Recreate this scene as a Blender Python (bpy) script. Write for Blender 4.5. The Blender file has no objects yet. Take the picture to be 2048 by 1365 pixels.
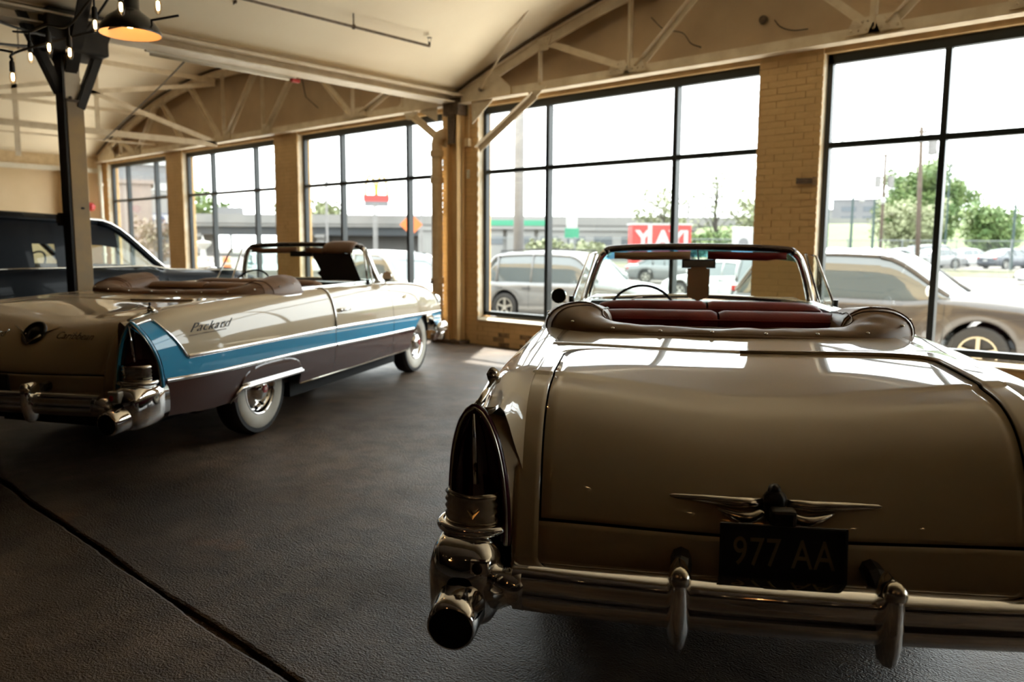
import bpy, math, random
from math import sin, cos, pi, radians, sqrt, exp
from mathutils import Vector, Matrix, noise
SC = bpy.context.scene
COL = SC.collection
RND = random.Random(7)

# ------------------------------------------------------------------ camera
cam_d = bpy.data.cameras.new('camera')
cam = bpy.data.objects.new('camera', cam_d)
COL.objects.link(cam)
SC.camera = cam
cam_d.sensor_width = 36.0
cam_d.lens = 28.0
cam_d.clip_end = 2000
_p, _r, _y = 0.1195, 0.0061, 0.7299
_fw = Vector((-sin(_y) * cos(_p), cos(_y) * cos(_p), -sin(_p)))
_ri = Vector((cos(_y), sin(_y), 0))
_up = _ri.cross(_fw)
_r2 = _ri * cos(_r) + _up * sin(_r)
_u2 = _up * cos(_r) - _ri * sin(_r)
M = Matrix((_r2, _u2, -_fw)).transposed().to_4x4()
M.translation = Vector((0, 0, 1.5))
cam.matrix_world = M
cam_d.dof.use_dof = True
cam_d.dof.focus_distance = 3.0
cam_d.dof.aperture_fstop = 2.3

# ------------------------------------------------------------------ sky, sun, exposure
W = bpy.data.worlds.new('overcast_sky')
SC.world = W
W.use_nodes = True
bg = W.node_tree.nodes['Background']
bg.inputs['Color'].default_value = (0.94, 0.985, 1.0, 1)
bg.inputs['Strength'].default_value = 3.4
sun_d = bpy.data.lights.new('sun', 'SUN')
sun_d.energy = 9.0
sun_d.angle = radians(2.0)
sun_d.color = (1.0, 0.95, 0.87)
sun = bpy.data.objects.new('sun', sun_d)
COL.objects.link(sun)
sun.rotation_euler = Vector((0.57, -0.82, -1.55)).to_track_quat('-Z', 'Y').to_euler()
sun.location = (-10, 30, 30)
SC.view_settings.view_transform = 'Standard'
SC.view_settings.look = 'None'
SC.view_settings.gamma = 1.0
SC.view_settings.use_curve_mapping = False
SC.view_settings.exposure = 1.18
SC.cycles.diffuse_bounces = 7
SC.cycles.transparent_max_bounces = 24
SC.cycles.max_bounces = 14
SC.cycles.use_denoising = True
SC.cycles.sample_clamp_indirect = 6.0
SC.cycles.caustics_reflective = False
SC.cycles.caustics_refractive = False

# ------------------------------------------------------------------ materials
MATS = {}
def mat(name, color, rough=0.5, metal=0.0, color2=None, scale=4.0, bump=0.0, bscale=40.0, coat=0.0,
        detail=4.0, contrast=(0.35, 0.65), emit=None, estr=0.0, spec=0.5, rough2=None):
    m = bpy.data.materials.new(name)
    m.use_nodes = True
    nt = m.node_tree
    b = nt.nodes['Principled BSDF']
    b.inputs['Base Color'].default_value = (*color, 1)
    b.inputs['Roughness'].default_value = rough
    b.inputs['Metallic'].default_value = metal
    b.inputs['Specular IOR Level'].default_value = spec
    b.inputs['Coat Weight'].default_value = coat
    b.inputs['Coat Roughness'].default_value = 0.03
    tc = nt.nodes.new('ShaderNodeTexCoord')
    if color2 is not None:
        n = nt.nodes.new('ShaderNodeTexNoise')
        n.inputs['Scale'].default_value = scale
        n.inputs['Detail'].default_value = detail
        nt.links.new(tc.outputs['Object'], n.inputs['Vector'])
        r = nt.nodes.new('ShaderNodeValToRGB')
        r.color_ramp.elements[0].position = contrast[0]
        r.color_ramp.elements[1].position = contrast[1]
        r.color_ramp.elements[0].color = (*color, 1)
        r.color_ramp.elements[1].color = (*color2, 1)
        nt.links.new(n.outputs['Fac'], r.inputs['Fac'])
        nt.links.new(r.outputs['Color'], b.inputs['Base Color'])
        if rough2 is not None:
            mr = nt.nodes.new('ShaderNodeMapRange')
            mr.inputs['From Min'].default_value = contrast[0]
            mr.inputs['From Max'].default_value = contrast[1]
            mr.inputs['To Min'].default_value = rough
            mr.inputs['To Max'].default_value = rough2
            nt.links.new(n.outputs['Fac'], mr.inputs['Value'])
            nt.links.new(mr.outputs['Result'], b.inputs['Roughness'])
    if bump > 0:
        n2 = nt.nodes.new('ShaderNodeTexNoise')
        n2.inputs['Scale'].default_value = bscale
        n2.inputs['Detail'].default_value = 5
        nt.links.new(tc.outputs['Object'], n2.inputs['Vector'])
        bp = nt.nodes.new('ShaderNodeBump')
        bp.inputs['Strength'].default_value = 1.0
        bp.inputs['Distance'].default_value = bump
        nt.links.new(n2.outputs['Fac'], bp.inputs['Height'])
        nt.links.new(bp.outputs['Normal'], b.inputs['Normal'])
    if emit:
        b.inputs['Emission Color'].default_value = (*emit, 1)
        b.inputs['Emission Strength'].default_value = estr
    MATS[name] = m
    return m

def glass_mat(name, tint=(1, 1, 1), rough=0.0, haze=0.0, ior=1.45):
    m = bpy.data.materials.new(name)
    m.use_nodes = True
    nt = m.node_tree
    for n in list(nt.nodes):
        if n.type != 'OUTPUT_MATERIAL':
            nt.nodes.remove(n)
    out = [n for n in nt.nodes if n.type == 'OUTPUT_MATERIAL'][0]
    t = nt.nodes.new('ShaderNodeBsdfTransparent'); t.inputs['Color'].default_value = (*tint, 1)
    g = nt.nodes.new('ShaderNodeBsdfGlossy'); g.inputs['Roughness'].default_value = rough
    lw_ = nt.nodes.new('ShaderNodeLayerWeight'); lw_.inputs['Blend'].default_value = 0.5
    pw = nt.nodes.new('ShaderNodeMath'); pw.operation = 'POWER'; pw.inputs[1].default_value = 5.0
    nt.links.new(lw_.outputs['Facing'], pw.inputs[0])
    fr = nt.nodes.new('ShaderNodeMath'); fr.operation = 'MULTIPLY_ADD'; fr.inputs[1].default_value = 0.9; fr.inputs[2].default_value = 0.035
    nt.links.new(pw.outputs[0], fr.inputs[0])
    mx = nt.nodes.new('ShaderNodeMixShader')
    nt.links.new(fr.outputs[0], mx.inputs[0]); nt.links.new(t.outputs[0], mx.inputs[1]); nt.links.new(g.outputs[0], mx.inputs[2])
    last = mx
    if haze > 0:
        d = nt.nodes.new('ShaderNodeBsdfTranslucent'); d.inputs['Color'].default_value = (0.9, 0.93, 0.92, 1)
        m2 = nt.nodes.new('ShaderNodeMixShader'); m2.inputs[0].default_value = haze
        nt.links.new(mx.outputs[0], m2.inputs[1]); nt.links.new(d.outputs[0], m2.inputs[2]); last = m2
    nt.links.new(last.outputs[0], out.inputs['Surface'])
    MATS[name] = m
    return m

# ------------------------------------------------------------------ object helpers
def tag(o, label=None, cat=None, group=None, kind=None):
    if label: o['label'] = label
    if cat: o['category'] = cat
    if group: o['group'] = group
    if kind: o['kind'] = kind
    return o
def empty(name, loc=(0, 0, 0), rz=0.0, parent=None, label=None, cat=None, group=None, kind=None):
    o = bpy.data.objects.new(name, None)
    COL.objects.link(o)
    o.location = loc
    o.rotation_euler = (0, 0, rz)
    o.empty_display_size = 0.2
    if parent: o.parent = parent
    return tag(o, label, cat, group, kind)

class MB:
    """collects faces and links them as one mesh object"""
    def __init__(s): s.v = []; s.f = []; s.mi = []; s.cur = 0
    def add(s, vs, fs):
        o = len(s.v)
        s.v += [tuple(p) for p in vs]
        s.f += [tuple(i + o for i in f) for f in fs]
        s.mi += [s.cur] * len(fs)
        return s
    def box(s, x0, x1, y0, y1, z0, z1):
        vs = [(x, y, z) for x in (x0, x1) for y in (y0, y1) for z in (z0, z1)]
        return s.add(vs, [(0, 1, 3, 2), (4, 6, 7, 5), (0, 4, 5, 1), (2, 3, 7, 6), (0, 2, 6, 4), (1, 5, 7, 3)])
    def cbox(s, c, d): return s.box(c[0]-d[0]/2, c[0]+d[0]/2, c[1]-d[1]/2, c[1]+d[1]/2, c[2]-d[2]/2, c[2]+d[2]/2)
    def beam(s, a, b, w, h, up=(0, 0, 1)):
        a = Vector(a); b = Vector(b); d = (b - a).normalized(); up = Vector(up)
        if abs(d.dot(up)) > 0.98: up = Vector((0, 1, 0))
        x = d.cross(up).normalized(); z = x.cross(d)
        vs = []
        for p in (a, b):
            for sx, sz in ((-1, -1), (1, -1), (1, 1), (-1, 1)):
                vs.append(p + x * (sx * w / 2) + z * (sz * h / 2))
        return s.add(vs, [(0, 3, 2, 1), (4, 5, 6, 7), (0, 1, 5, 4), (1, 2, 6, 5), (2, 3, 7, 6), (3, 0, 4, 7)])
    def angle(s, a, b, w, t=0.012, up=(0, 0, 1), flip=1):
        """an L-section steel angle between two points"""
        a = Vector(a); b = Vector(b); d = (b - a).normalized(); up = Vector(up)
        x = d.cross(up).normalized(); z = x.cross(d)
        s.beam(a, b, t, w, up)
        s.beam(a + x * (w / 2 * flip) + z * (w / 2), b + x * (w / 2 * flip) + z * (w / 2), w, t, up)
        return s
    def tube(s, pts, r, n=8, caps=True, closed=False):
        pts = [Vector(p) for p in pts]
        k = len(pts); rr = r if isinstance(r, (list, tuple)) else [r] * k
        t0 = (pts[1] - pts[0]).normalized()
        up = Vector((0, 0, 1)) if abs(t0.z) < 0.9 else Vector((0, 1, 0))
        x = t0.cross(up).normalized()
        vs = []
        for i in range(k):
            if closed: t = pts[(i + 1) % k] - pts[i - 1]
            elif i == 0: t = pts[1] - pts[0]
            elif i == k - 1: t = pts[-1] - pts[-2]
            else: t = pts[i + 1] - pts[i - 1]
            t.normalize()
            x = (x - t * x.dot(t)); x.normalize(); z = t.cross(x)
            for j in range(n):
                a = 2 * pi * j / n
                vs.append(pts[i] + (x * cos(a) + z * sin(a)) * rr[i])
        fs = []
        for i in range(k if closed else k - 1):
            for j in range(n):
                a = i * n + j; b = i * n + (j + 1) % n
                c = ((i + 1) % k) * n
                fs.append((a, b, c + (j + 1) % n, c + j))
        if caps and not closed:
            fs.append(tuple(range(n - 1, -1, -1))); fs.append(tuple((k - 1) * n + j for j in range(n)))
        return s.add(vs, fs)
    def lathe(s, prof, n=24, M=None, close=False):
        """prof: (radius, height) about local z, M places it"""
        M = M or Matrix.Identity(4)
        vs = []; k = len(prof)
        for r, h in prof:
            for j in range(n):
                a = 2 * pi * j / n
                vs.append(M @ Vector((r * cos(a), r * sin(a), h)))
        fs = [(i * n + j, i * n + (j + 1) % n, (i + 1) * n + (j + 1) % n, (i + 1) * n + j) for i in range(k - 1) for j in range(n)]
        if close:
            fs.append(tuple(range(n - 1, -1, -1))); fs.append(tuple((k - 1) * n + j for j in range(n)))
        return s.add(vs, fs)
    def grid(s, P):
        """P: rows of points"""
        nr = len(P); nc = len(P[0])
        vs = [p for row in P for p in row]
        return s.add(vs, [(i * nc + j, i * nc + j + 1, (i + 1) * nc + j + 1, (i + 1) * nc + j) for i in range(nr - 1) for j in range(nc - 1)])
    def prism(s, poly, M, t):
        """2-D polygon (x, y) extruded by t along local z"""
        n = len(poly)
        vs = [M @ Vector((x, y, 0)) for x, y in poly] + [M @ Vector((x, y, t)) for x, y in poly]
        return s.add(vs, [tuple(range(n - 1, -1, -1)), tuple(range(n, 2 * n))] + [(i, (i + 1) % n, n + (i + 1) % n, n + i) for i in range(n)])
    def ball(s, c, r, n=12, m=8):
        c = Vector(c); r = r if isinstance(r, (tuple, list)) else (r, r, r)
        P = []
        for i in range(m + 1):
            th = pi * i / m
            P.append([c + Vector((r[0] * sin(th) * cos(2 * pi * j / n), r[1] * sin(th) * sin(2 * pi * j / n), r[2] * cos(th))) for j in range(n + 1)])
        return s.grid(P)
    def build(s, name, m, parent=None, smooth=False, bevel=0.0, solid=0.0, sub=0, label=None, ang=None, **kw):
        me = bpy.data.meshes.new(name)
        me.from_pydata(s.v, [], s.f)
        ms = m if isinstance(m, (list, tuple)) else [m]
        for q in ms: me.materials.append(MATS[q] if isinstance(q, str) else q)
        if len(ms) > 1:
            for i, p in enumerate(me.polygons): p.material_index = s.mi[i]
        me.validate()
        me.update()
        if smooth:
            for p in me.polygons: p.use_smooth = True
            if ang is not None:
                try: me.set_sharp_from_angle(angle=radians(ang))
                except Exception: pass
        o = bpy.data.objects.new(name, me)
        COL.objects.link(o)
        if parent: o.parent = parent
        if solid:
            q = o.modifiers.new('solid', 'SOLIDIFY'); q.thickness = solid; q.offset = -1
        if bevel:
            q = o.modifiers.new('bevel', 'BEVEL'); q.width = bevel; q.segments = 2; q.limit_method = 'ANGLE'
        if sub:
            q = o.modifiers.new('sub', 'SUBSURF'); q.levels = sub; q.render_levels = sub
        if label: o['label'] = label
        for k, v in kw.items(): o[k] = v
        return o

def copy_tree(o, parent=None, data=True):
    c = o.copy(); COL.objects.link(c)
    if parent: c.parent = parent
    for ch in list(o.children): copy_tree(ch, c)
    return c
def text(s, name, size, m, parent, M, ext=0.003, shear=0.0, label=None, space=1.0, sx=1.0, bold=0.0):
    cu = bpy.data.curves.new(name, 'FONT')
    cu.body = s; cu.size = size; cu.extrude = ext; cu.shear = shear; cu.align_x = 'CENTER'; cu.align_y = 'CENTER'
    cu.space_character = space; cu.offset = bold
    cu.materials.append(MATS[m])
    tmp = bpy.data.objects.new(name, cu)
    me = bpy.data.meshes.new_from_object(tmp)
    bpy.data.objects.remove(tmp)
    o = bpy.data.objects.new(name, me); COL.objects.link(o)
    if parent: o.parent = parent
    o.matrix_basis = M @ Matrix.Scale(sx, 4, Vector((1, 0, 0)))
    if label: o['label'] = label
    return o
def lerp(a, b, t): return a + (b - a) * t
def curve(pts, x):
    """monotone-x smooth interpolation through (x, y) points"""
    if x <= pts[0][0]: return pts[0][1]
    if x >= pts[-1][0]: return pts[-1][1]
    n = len(pts)
    for i in range(n - 1):
        if x <= pts[i + 1][0]: break
    def sl(k):
        if k == 0: return (pts[1][1] - pts[0][1]) / (pts[1][0] - pts[0][0])
        if k == n - 1: return (pts[-1][1] - pts[-2][1]) / (pts[-1][0] - pts[-2][0])
        a = (pts[k][1] - pts[k-1][1]) / (pts[k][0] - pts[k-1][0]); b = (pts[k+1][1] - pts[k][1]) / (pts[k+1][0] - pts[k][0])
        if a * b <= 0: return 0.0
        return 2 * a * b / (a + b)
    x0, y0 = pts[i]; x1, y1 = pts[i + 1]; h = x1 - x0; t = (x - x0) / h
    m0 = sl(i) * h; m1 = sl(i + 1) * h
    return (2*t**3-3*t*t+1)*y0 + (t**3-2*t*t+t)*m0 + (-2*t**3+3*t*t)*y1 + (t**3-t*t)*m1
def cr(pts, n):
    """Catmull-Rom through points, n samples a span"""
    P = [Vector(p) for p in pts]; out = []
    Q = [P[0] * 2 - P[1]] + P + [P[-1] * 2 - P[-2]]
    for i in range(1, len(Q) - 2):
        for k in range(n):
            t = k / n
            out.append(0.5 * ((2 * Q[i]) + (Q[i+1] - Q[i-1]) * t + (2*Q[i-1] - 5*Q[i] + 4*Q[i+1] - Q[i+2]) * t*t + (3*Q[i] - Q[i-1] - 3*Q[i+1] + Q[i+2]) * t**3))
    out.append(P[-1])
    return out
def frange(a, b, n): return [a + (b - a) * i / n for i in range(n + 1)]
def smooth(t): t = max(0.0, min(1.0, t)); return t * t * (3 - 2 * t)
def Rx(a): return Matrix.Rotation(a, 4, 'X')
def Ry(a): return Matrix.Rotation(a, 4, 'Y')
def Rz(a): return Matrix.Rotation(a, 4, 'Z')
def T(*p): return Matrix.Translation(Vector(p))
#@@BUILDING
#@@EXTERIOR
#@@PACKARD
#@@HEARSE
#@@DETAILS
# ================================================================== BUILDING
mat('brick_paint', (0.80, 0.55, 0.27), 0.55, color2=(0.72, 0.48, 0.22), scale=3, bump=0.004, bscale=60)
mat('mortar_paint', (0.74, 0.50, 0.24), 0.8, color2=(0.60, 0.40, 0.19), scale=6, bump=0.003, bscale=50)
mat('brick_soot', (0.16, 0.10, 0.06), 0.9, color2=(0.45, 0.30, 0.15), scale=9, bump=0.003)
mat('reveal_paint', (0.80, 0.72, 0.58), 0.6, color2=(0.70, 0.58, 0.40), scale=5, bump=0.004, bscale=30)
mat('ceiling_paint', (0.88, 0.79, 0.61), 0.7, color2=(0.82, 0.71, 0.53), scale=0.9, bump=0.002, bscale=6, contrast=(0.3, 0.75))
mat('gable_paint', (0.68, 0.53, 0.35), 0.7, color2=(0.56, 0.42, 0.27), scale=1.3, bump=0.002, bscale=20)
mat('steel_cream', (0.86, 0.76, 0.60), 0.5, color2=(0.72, 0.61, 0.45), scale=5, bump=0.0015, bscale=30)
mat('rust_and_shade', (0.08, 0.06, 0.045), 0.8, color2=(0.16, 0.11, 0.07), scale=20)  # dark rust, also used to paint the shadow gap over the trusses
mat('frame_black', (0.012, 0.016, 0.017), 0.35)
mat('pipe_paint', (0.74, 0.58, 0.36), 0.4, color2=(0.64, 0.48, 0.28), scale=8)
mat('white_paint', (0.82, 0.78, 0.68), 0.5, color2=(0.74, 0.69, 0.56), scale=4)
mat('far_wall_paint', (0.80, 0.62, 0.40), 0.7, color2=(0.72, 0.55, 0.33), scale=1.0)
mat('unseen_hall_darkened', (0.075, 0.052, 0.036), 0.8, color2=(0.055, 0.038, 0.026), scale=1)  # unseen rear of the hall, shade put into its colour
mat('dark_steel', (0.018, 0.016, 0.015), 0.6, color2=(0.03, 0.025, 0.02), scale=12)
mat('case_wood', (0.52, 0.35, 0.16), 0.6, color2=(0.36, 0.27, 0.17), scale=3)
mat('red_gloss', (0.45, 0.03, 0.03), 0.3)
glass_mat('window_glass', (0.97, 0.985, 0.975))

XL, XR, YW, YB = -22.2, 17.75, 8.65, -13.0
FL = 8.79            # window frame plane
def arch(x):
    best = 3.7
    for c in (-15.5, -2.2, 11.1):
        if abs(x - c) <= 6.66: best = 3.70 + 1.35 * (1 - ((x - c) / 6.65) ** 2)
    return best

# floor: two slabs with an open, chipped joint between them
def floor_mat():
    m = mat('worn_concrete', (0.085, 0.068, 0.052), 0.5, spec=0.32)
    nt = m.node_tree; b = nt.nodes['Principled BSDF']; L = nt.links
    tc = nt.nodes.new('ShaderNodeTexCoord')
    def noi(sc, det, dist=0.0, vec=None):
        n = nt.nodes.new('ShaderNodeTexNoise'); n.inputs['Scale'].default_value = sc; n.inputs['Detail'].default_value = det
        n.inputs['Distortion'].default_value = dist
        L.new(vec or tc.outputs['Object'], n.inputs['Vector']); return n
    def ramp(n, els):
        r = nt.nodes.new('ShaderNodeValToRGB'); L.new(n.outputs['Fac'], r.inputs['Fac'])
        r.color_ramp.elements[0].position = els[0][0]; r.color_ramp.elements[0].color = (*els[0][1], 1)
        r.color_ramp.elements[1].position = els[-1][0]; r.color_ramp.elements[1].color = (*els[-1][1], 1)
        for p, c in els[1:-1]:
            e = r.color_ramp.elements.new(p); e.color = (*c, 1)
        return r
    big = ramp(noi(0.55, 5), [(0.3, (0.022, 0.015, 0.010)), (0.46, (0.080, 0.055, 0.036)), (0.7, (0.21, 0.147, 0.098))])
    fine = ramp(noi(6, 8, 0.6), [(0.35, (0.45, 0.42, 0.40)), (0.65, (1, 1, 1))])
    rust = noi(2.3, 4)
    mx = nt.nodes.new('ShaderNodeMix'); mx.data_type = 'RGBA'; mx.blend_type = 'MULTIPLY'; mx.inputs['Factor'].default_value = 0.8
    L.new(big.outputs[0], mx.inputs['A']); L.new(fine.outputs[0], mx.inputs['B'])
    rr = ramp(rust, [(0.66, (0, 0, 0)), (0.74, (1, 1, 1))])
    m2 = nt.nodes.new('ShaderNodeMix'); m2.data_type = 'RGBA'
    ms = nt.nodes.new('ShaderNodeMath'); ms.operation = 'MULTIPLY'; ms.inputs[1].default_value = 0.45
    L.new(rr.outputs[0], ms.inputs[0]); L.new(ms.outputs[0], m2.inputs['Factor'])
    L.new(mx.outputs['Result'], m2.inputs['A']); m2.inputs['B'].default_value = (0.20, 0.09, 0.035, 1)
    L.new(m2.outputs['Result'], b.inputs['Base Color'])
    ro = nt.nodes.new('ShaderNodeMapRange'); L.new(noi(1.6, 5).outputs['Fac'], ro.inputs['Value'])
    ro.inputs['From Min'].default_value = 0.3; ro.inputs['From Max'].default_value = 0.7
    ro.inputs['To Min'].default_value = 0.30; ro.inputs['To Max'].default_value = 0.55
    L.new(ro.outputs[0], b.inputs['Roughness'])
    # trowel swirls and pitting
    mp = nt.nodes.new('ShaderNodeMapping'); mp.inputs['Scale'].default_value = (1.0, 2.6, 1.0); mp.inputs['Rotation'].default_value = (0, 0, 0.5)
    L.new(tc.outputs['Object'], mp.inputs['Vector'])
    sw = noi(26, 8, 0.8, mp.outputs['Vector']); pit = noi(110, 5)
    a = nt.nodes.new('ShaderNodeBump'); a.inputs['Distance'].default_value = 0.0055; a.inputs['Strength'].default_value = 0.9
    L.new(sw.outputs['Fac'], a.inputs['Height'])
    a2 = nt.nodes.new('ShaderNodeBump'); a2.inputs['Distance'].default_value = 0.008; a2.inputs['Strength'].default_value = 0.9
    L.new(pit.outputs['Fac'], a2.inputs['Height']); L.new(a.outputs[0], a2.inputs['Normal'])
    L.new(a2.outputs[0], b.inputs['Normal'])
floor_mat()
fl = empty('floor', kind='structure')
def joint(x, s):
    base = 1.44 + 0.02 * max(0, -x - 3) + 0.016 * noise.noise(Vector((x * 2.1, s * .3, 0))) + (0.010 if s < 0 else .005) * noise.noise(Vector((x * 13, s * 3, 1)))
    w = 0.013 + 0.010 * noise.noise(Vector((x * 1.3, 5 + s, 2)))
    return base + s * max(0.004, w)
xs = frange(-12, 4, 420)
for s, yb in ((1, 9.3), (-1, YB)):
    m = MB()
    jx = [XL - .2] + xs + [XR + .2]
    e = [(x, joint(x, s) if -12 <= x <= 4 else 1.5 + s * .02, 0) for x in jx]
    ed = [(x, y, -0.05 + 0.01 * noise.noise(Vector((x * 7, 0, s)))) for x, y, z in e]
    m.grid([[(x, yb, 0) for x, y, z in e], [(p[0], p[1] + s * 0.012, 0) for p in e], [(p[0], p[1], -0.006) for p in e], ed])
    m.build('slab', 'worn_concrete', fl)
MB().box(XL, XR, 1.2, 1.9, -0.12, -0.028).build('joint_fill', 'worn_concrete', fl)

# --- window wall -------------------------------------------------------------
wall = empty('wall_front', kind='structure')
WINS = [(-21.85, -18.53, (-20.95, -19.37)), (-17.74, -13.95, (-16.63, -14.87)), (-13.15, -9.2, (-11.97, -10.16)),
        (-8.43, -4.06, (-7.2, -5.18)), (-3.35, 0.95, (-2.19, -0.20)), (1.6, 4.1, (2.85,)),
        (5.0, 8.9, (6.2, 8.0)), (9.6, 13.4, (10.8, 12.6))]  # last two windows unseen, put back to light the hall from the right
ZS, ZM, ZT = 0.44, 2.585, 3.53
core = MB()
piers = []
edges = [XL] + [v for w in WINS for v in w[:2]] + [XR]
for i in range(0, len(edges), 2):
    core.box(edges[i] + .012, edges[i + 1] - .012, YW - .002, 8.9, 0, 3.62)
    piers.append((edges[i], edges[i + 1]))
for a, b, _ in WINS:
    core.box(a, b, YW - .002, 8.9, 0, ZS - .05)
    core.box(a - .1, b + .1, YW + .03, 8.9, ZT, 3.62)
core.build('brick_core', 'mortar_paint', wall)
ext = MB()
for a, b in piers: ext.box(a, b, 8.9, 8.92, -0.5, 3.6)
ext.box(XL - .3, XR + .3, 8.95, 9.02, 3.5, 5.3)
ext.box(XL - .3, XR + .3, 8.9, 8.92, -0.5, .40)
ext.build('outer_face', 'mortar_paint', wall)
# bricks: shared meshes
BR = []
def brick_mesh(L, k):
    b = MB(); j = lambda: RND.uniform(-.0025, .0025)
    vs = []
    for x in (0, L):
        for y in (0, .02):
            for z in (0, .063):
                vs.append((x + j(), y + (j() if y == 0 else 0), z + j()))
    b.add(vs, [(0, 1, 3, 2), (4, 6, 7, 5), (0, 4, 5, 1), (2, 3, 7, 6), (0, 2, 6, 4), (1, 5, 7, 3)])
    me = bpy.data.meshes.new('brick'); me.from_pydata(b.v, [], b.f)
    me.materials.append(MATS['brick_paint']); me.update()
    return me
def courses(x0, x1, z0, z1, target):
    z = z0; k = 0
    while z < z1 - .04:
        x = x0 - (0.105 if k % 2 else 0)
        while x < x1 - .02:
            a = max(x, x0); b = min(x + .209, x1)
            if b - a > .03: target.append((a, b - a, z, k))
            x += .213
        z += .072; k += 1
single = []
courses(-4.06, -3.35, 0.0, 3.52, single)      # pier right of the middle window
n1 = len(single)
corner = []
courses(-9.2, -8.43, 0.0, 3.6, corner)
cache = {}
for L_, ln, z, k in single + corner[:300 - n1]:
    key = (round(ln, 2), RND.randrange(3))
    if key not in cache: cache[key] = brick_mesh(ln, key[1])
    o = bpy.data.objects.new('brick', cache[key]); COL.objects.link(o)
    o.parent = wall
    o.location = (L_, YW - 0.008 + RND.uniform(-.004, .003), z)
rest = corner[300 - n1:]
for a, b in piers:
    if abs(a + 4.06) < .01 or abs(a + 9.2) < .01: continue
    courses(a, b, 0, 3.52, rest)
for a, b, _ in WINS: courses(a, b, 0, ZS - .05, rest)
m = MB(); m2 = MB()
for x, ln, z, k in rest:
    y = YW - .008 + RND.uniform(-.003, .003)
    tgt = m2 if (z < .18 + .1 * noise.noise(Vector((x * 2, 0, 0))) and noise.noise(Vector((x * 1.7, z * 2, 3))) > 0.05 and -11 < x < -6) else m
    tgt.box(x, x + ln, y, y + .02, z, z + .063)
m.build('brick_courses', 'brick_paint', wall, kind='stuff')
m2.build('sooty_brick_courses', 'brick_soot', wall, kind='stuff')
# sills and reveals
m = MB()
for a, b, _ in WINS:
    m.add([(a, YW - .03, ZS - .055), (b, YW - .03, ZS - .055), (b, 8.76, ZS - .012), (a, 8.76, ZS - .012), (a, YW - .03, ZS - .075), (b, YW - .03, ZS - .075)],
          [(0, 1, 2, 3), (4, 5, 1, 0)])
    for x, s in ((a, -1), (b, 1)):
        zz = frange(ZS - .05, ZT, 42)
        m.grid([[(x + s * (.006 + .006 * (i % 2)) * 1, YW - .006, z) for i, z in enumerate(zz)], [(x, 8.77, z) for z in zz]])
m.build('reveal', 'reveal_paint', wall)

# --- windows ----------------------------------------------------------------
for n, (a, b, mu) in enumerate(WINS):
    w = empty('window_%d' % (n + 1), (a, FL, ZS), kind='structure')
    def fr(nm, x0, x1, z0, z1, y0=-.03, y1=.05):
        MB().box(x0 - a, x1 - a, y0, y1, z0 - ZS, z1 - ZS).build(nm, 'frame_black', w, bevel=.004)
    fr('jamb', a, a + .055, ZS, ZT); fr('jamb', b - .055, b, ZS, ZT)
    fr('head', a, b, ZT - .10, ZT); fr('bottom_rail', a, b, ZS, ZS + .065)
    xs_ = [a + .055] + list(mu) + [b - .055]
    for x in mu: fr('mullion', x - .03, x + .03, ZS + .065, ZT - .10, -.035, .07)
    for i in range(len(xs_) - 1):
        x0, x1 = xs_[i] + (.03 if i else 0), xs_[i + 1] - (.03 if i < len(xs_) - 2 else 0)
        fr('transom', x0, x1, ZM - .03, ZM + .03)
        for z0, z1 in ((ZS + .06, ZM - .025), (ZM + .025, ZT - .095)):
            MB().box(x0 - a, x1 - a, .012, .018, z0 - ZS, z1 - ZS).build('pane', 'window_glass', w)

# --- other walls, ceiling -----------------------------------------------------
lw = empty('wall_left', kind='structure')
MB().box(XL - .3, XL, YB, 9.0, 0, 5.3).build('plaster', 'far_wall_paint', lw)
MB().box(XL, XL + .10, -9, 8.6, 3.30, 3.42).build('ledge', 'white_paint', lw)
MB().box(XL, XL + .25, 7.6, 8.0, 0, 3.3).build('pilaster', 'pipe_paint', lw)
MB().box(XL, XL + .06, -9, 8.6, 3.42, 3.72).build('fascia', 'pipe_paint', lw)
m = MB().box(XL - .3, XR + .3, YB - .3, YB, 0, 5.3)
m.build('wall_back', 'unseen_hall_darkened', kind='structure')
MB().box(XR, XR + .3, YB, 9.0, 0, 5.3).build('wall_right', 'unseen_hall_darkened', kind='structure')
# gable panel over the windows
m = MB()
for c in (-15.5, -2.2, 11.1):
    xs_ = frange(c - 6.65, c + 6.65, 30)
    m.grid([[(x, 8.78, 3.45) for x in xs_], [(x, 8.78, arch(x) + .05) for x in xs_]])
m.build('wall_gable', 'gable_paint', kind='structure')
# board joints on the gable
ce = empty('ceiling', kind='structure')
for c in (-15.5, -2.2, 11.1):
    for ys, mt in (([8.8, 6, 3.2, .6], 'ceiling_paint'), ([.6, -3, -6, -9, YB], 'unseen_hall_darkened')):  # rear part of each vault darkened in colour to dim the foreground
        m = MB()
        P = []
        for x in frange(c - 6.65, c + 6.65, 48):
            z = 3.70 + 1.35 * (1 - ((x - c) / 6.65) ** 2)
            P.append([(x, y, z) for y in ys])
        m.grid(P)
        m.build('vault', mt, ce, smooth=True, solid=-.08)
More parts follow.
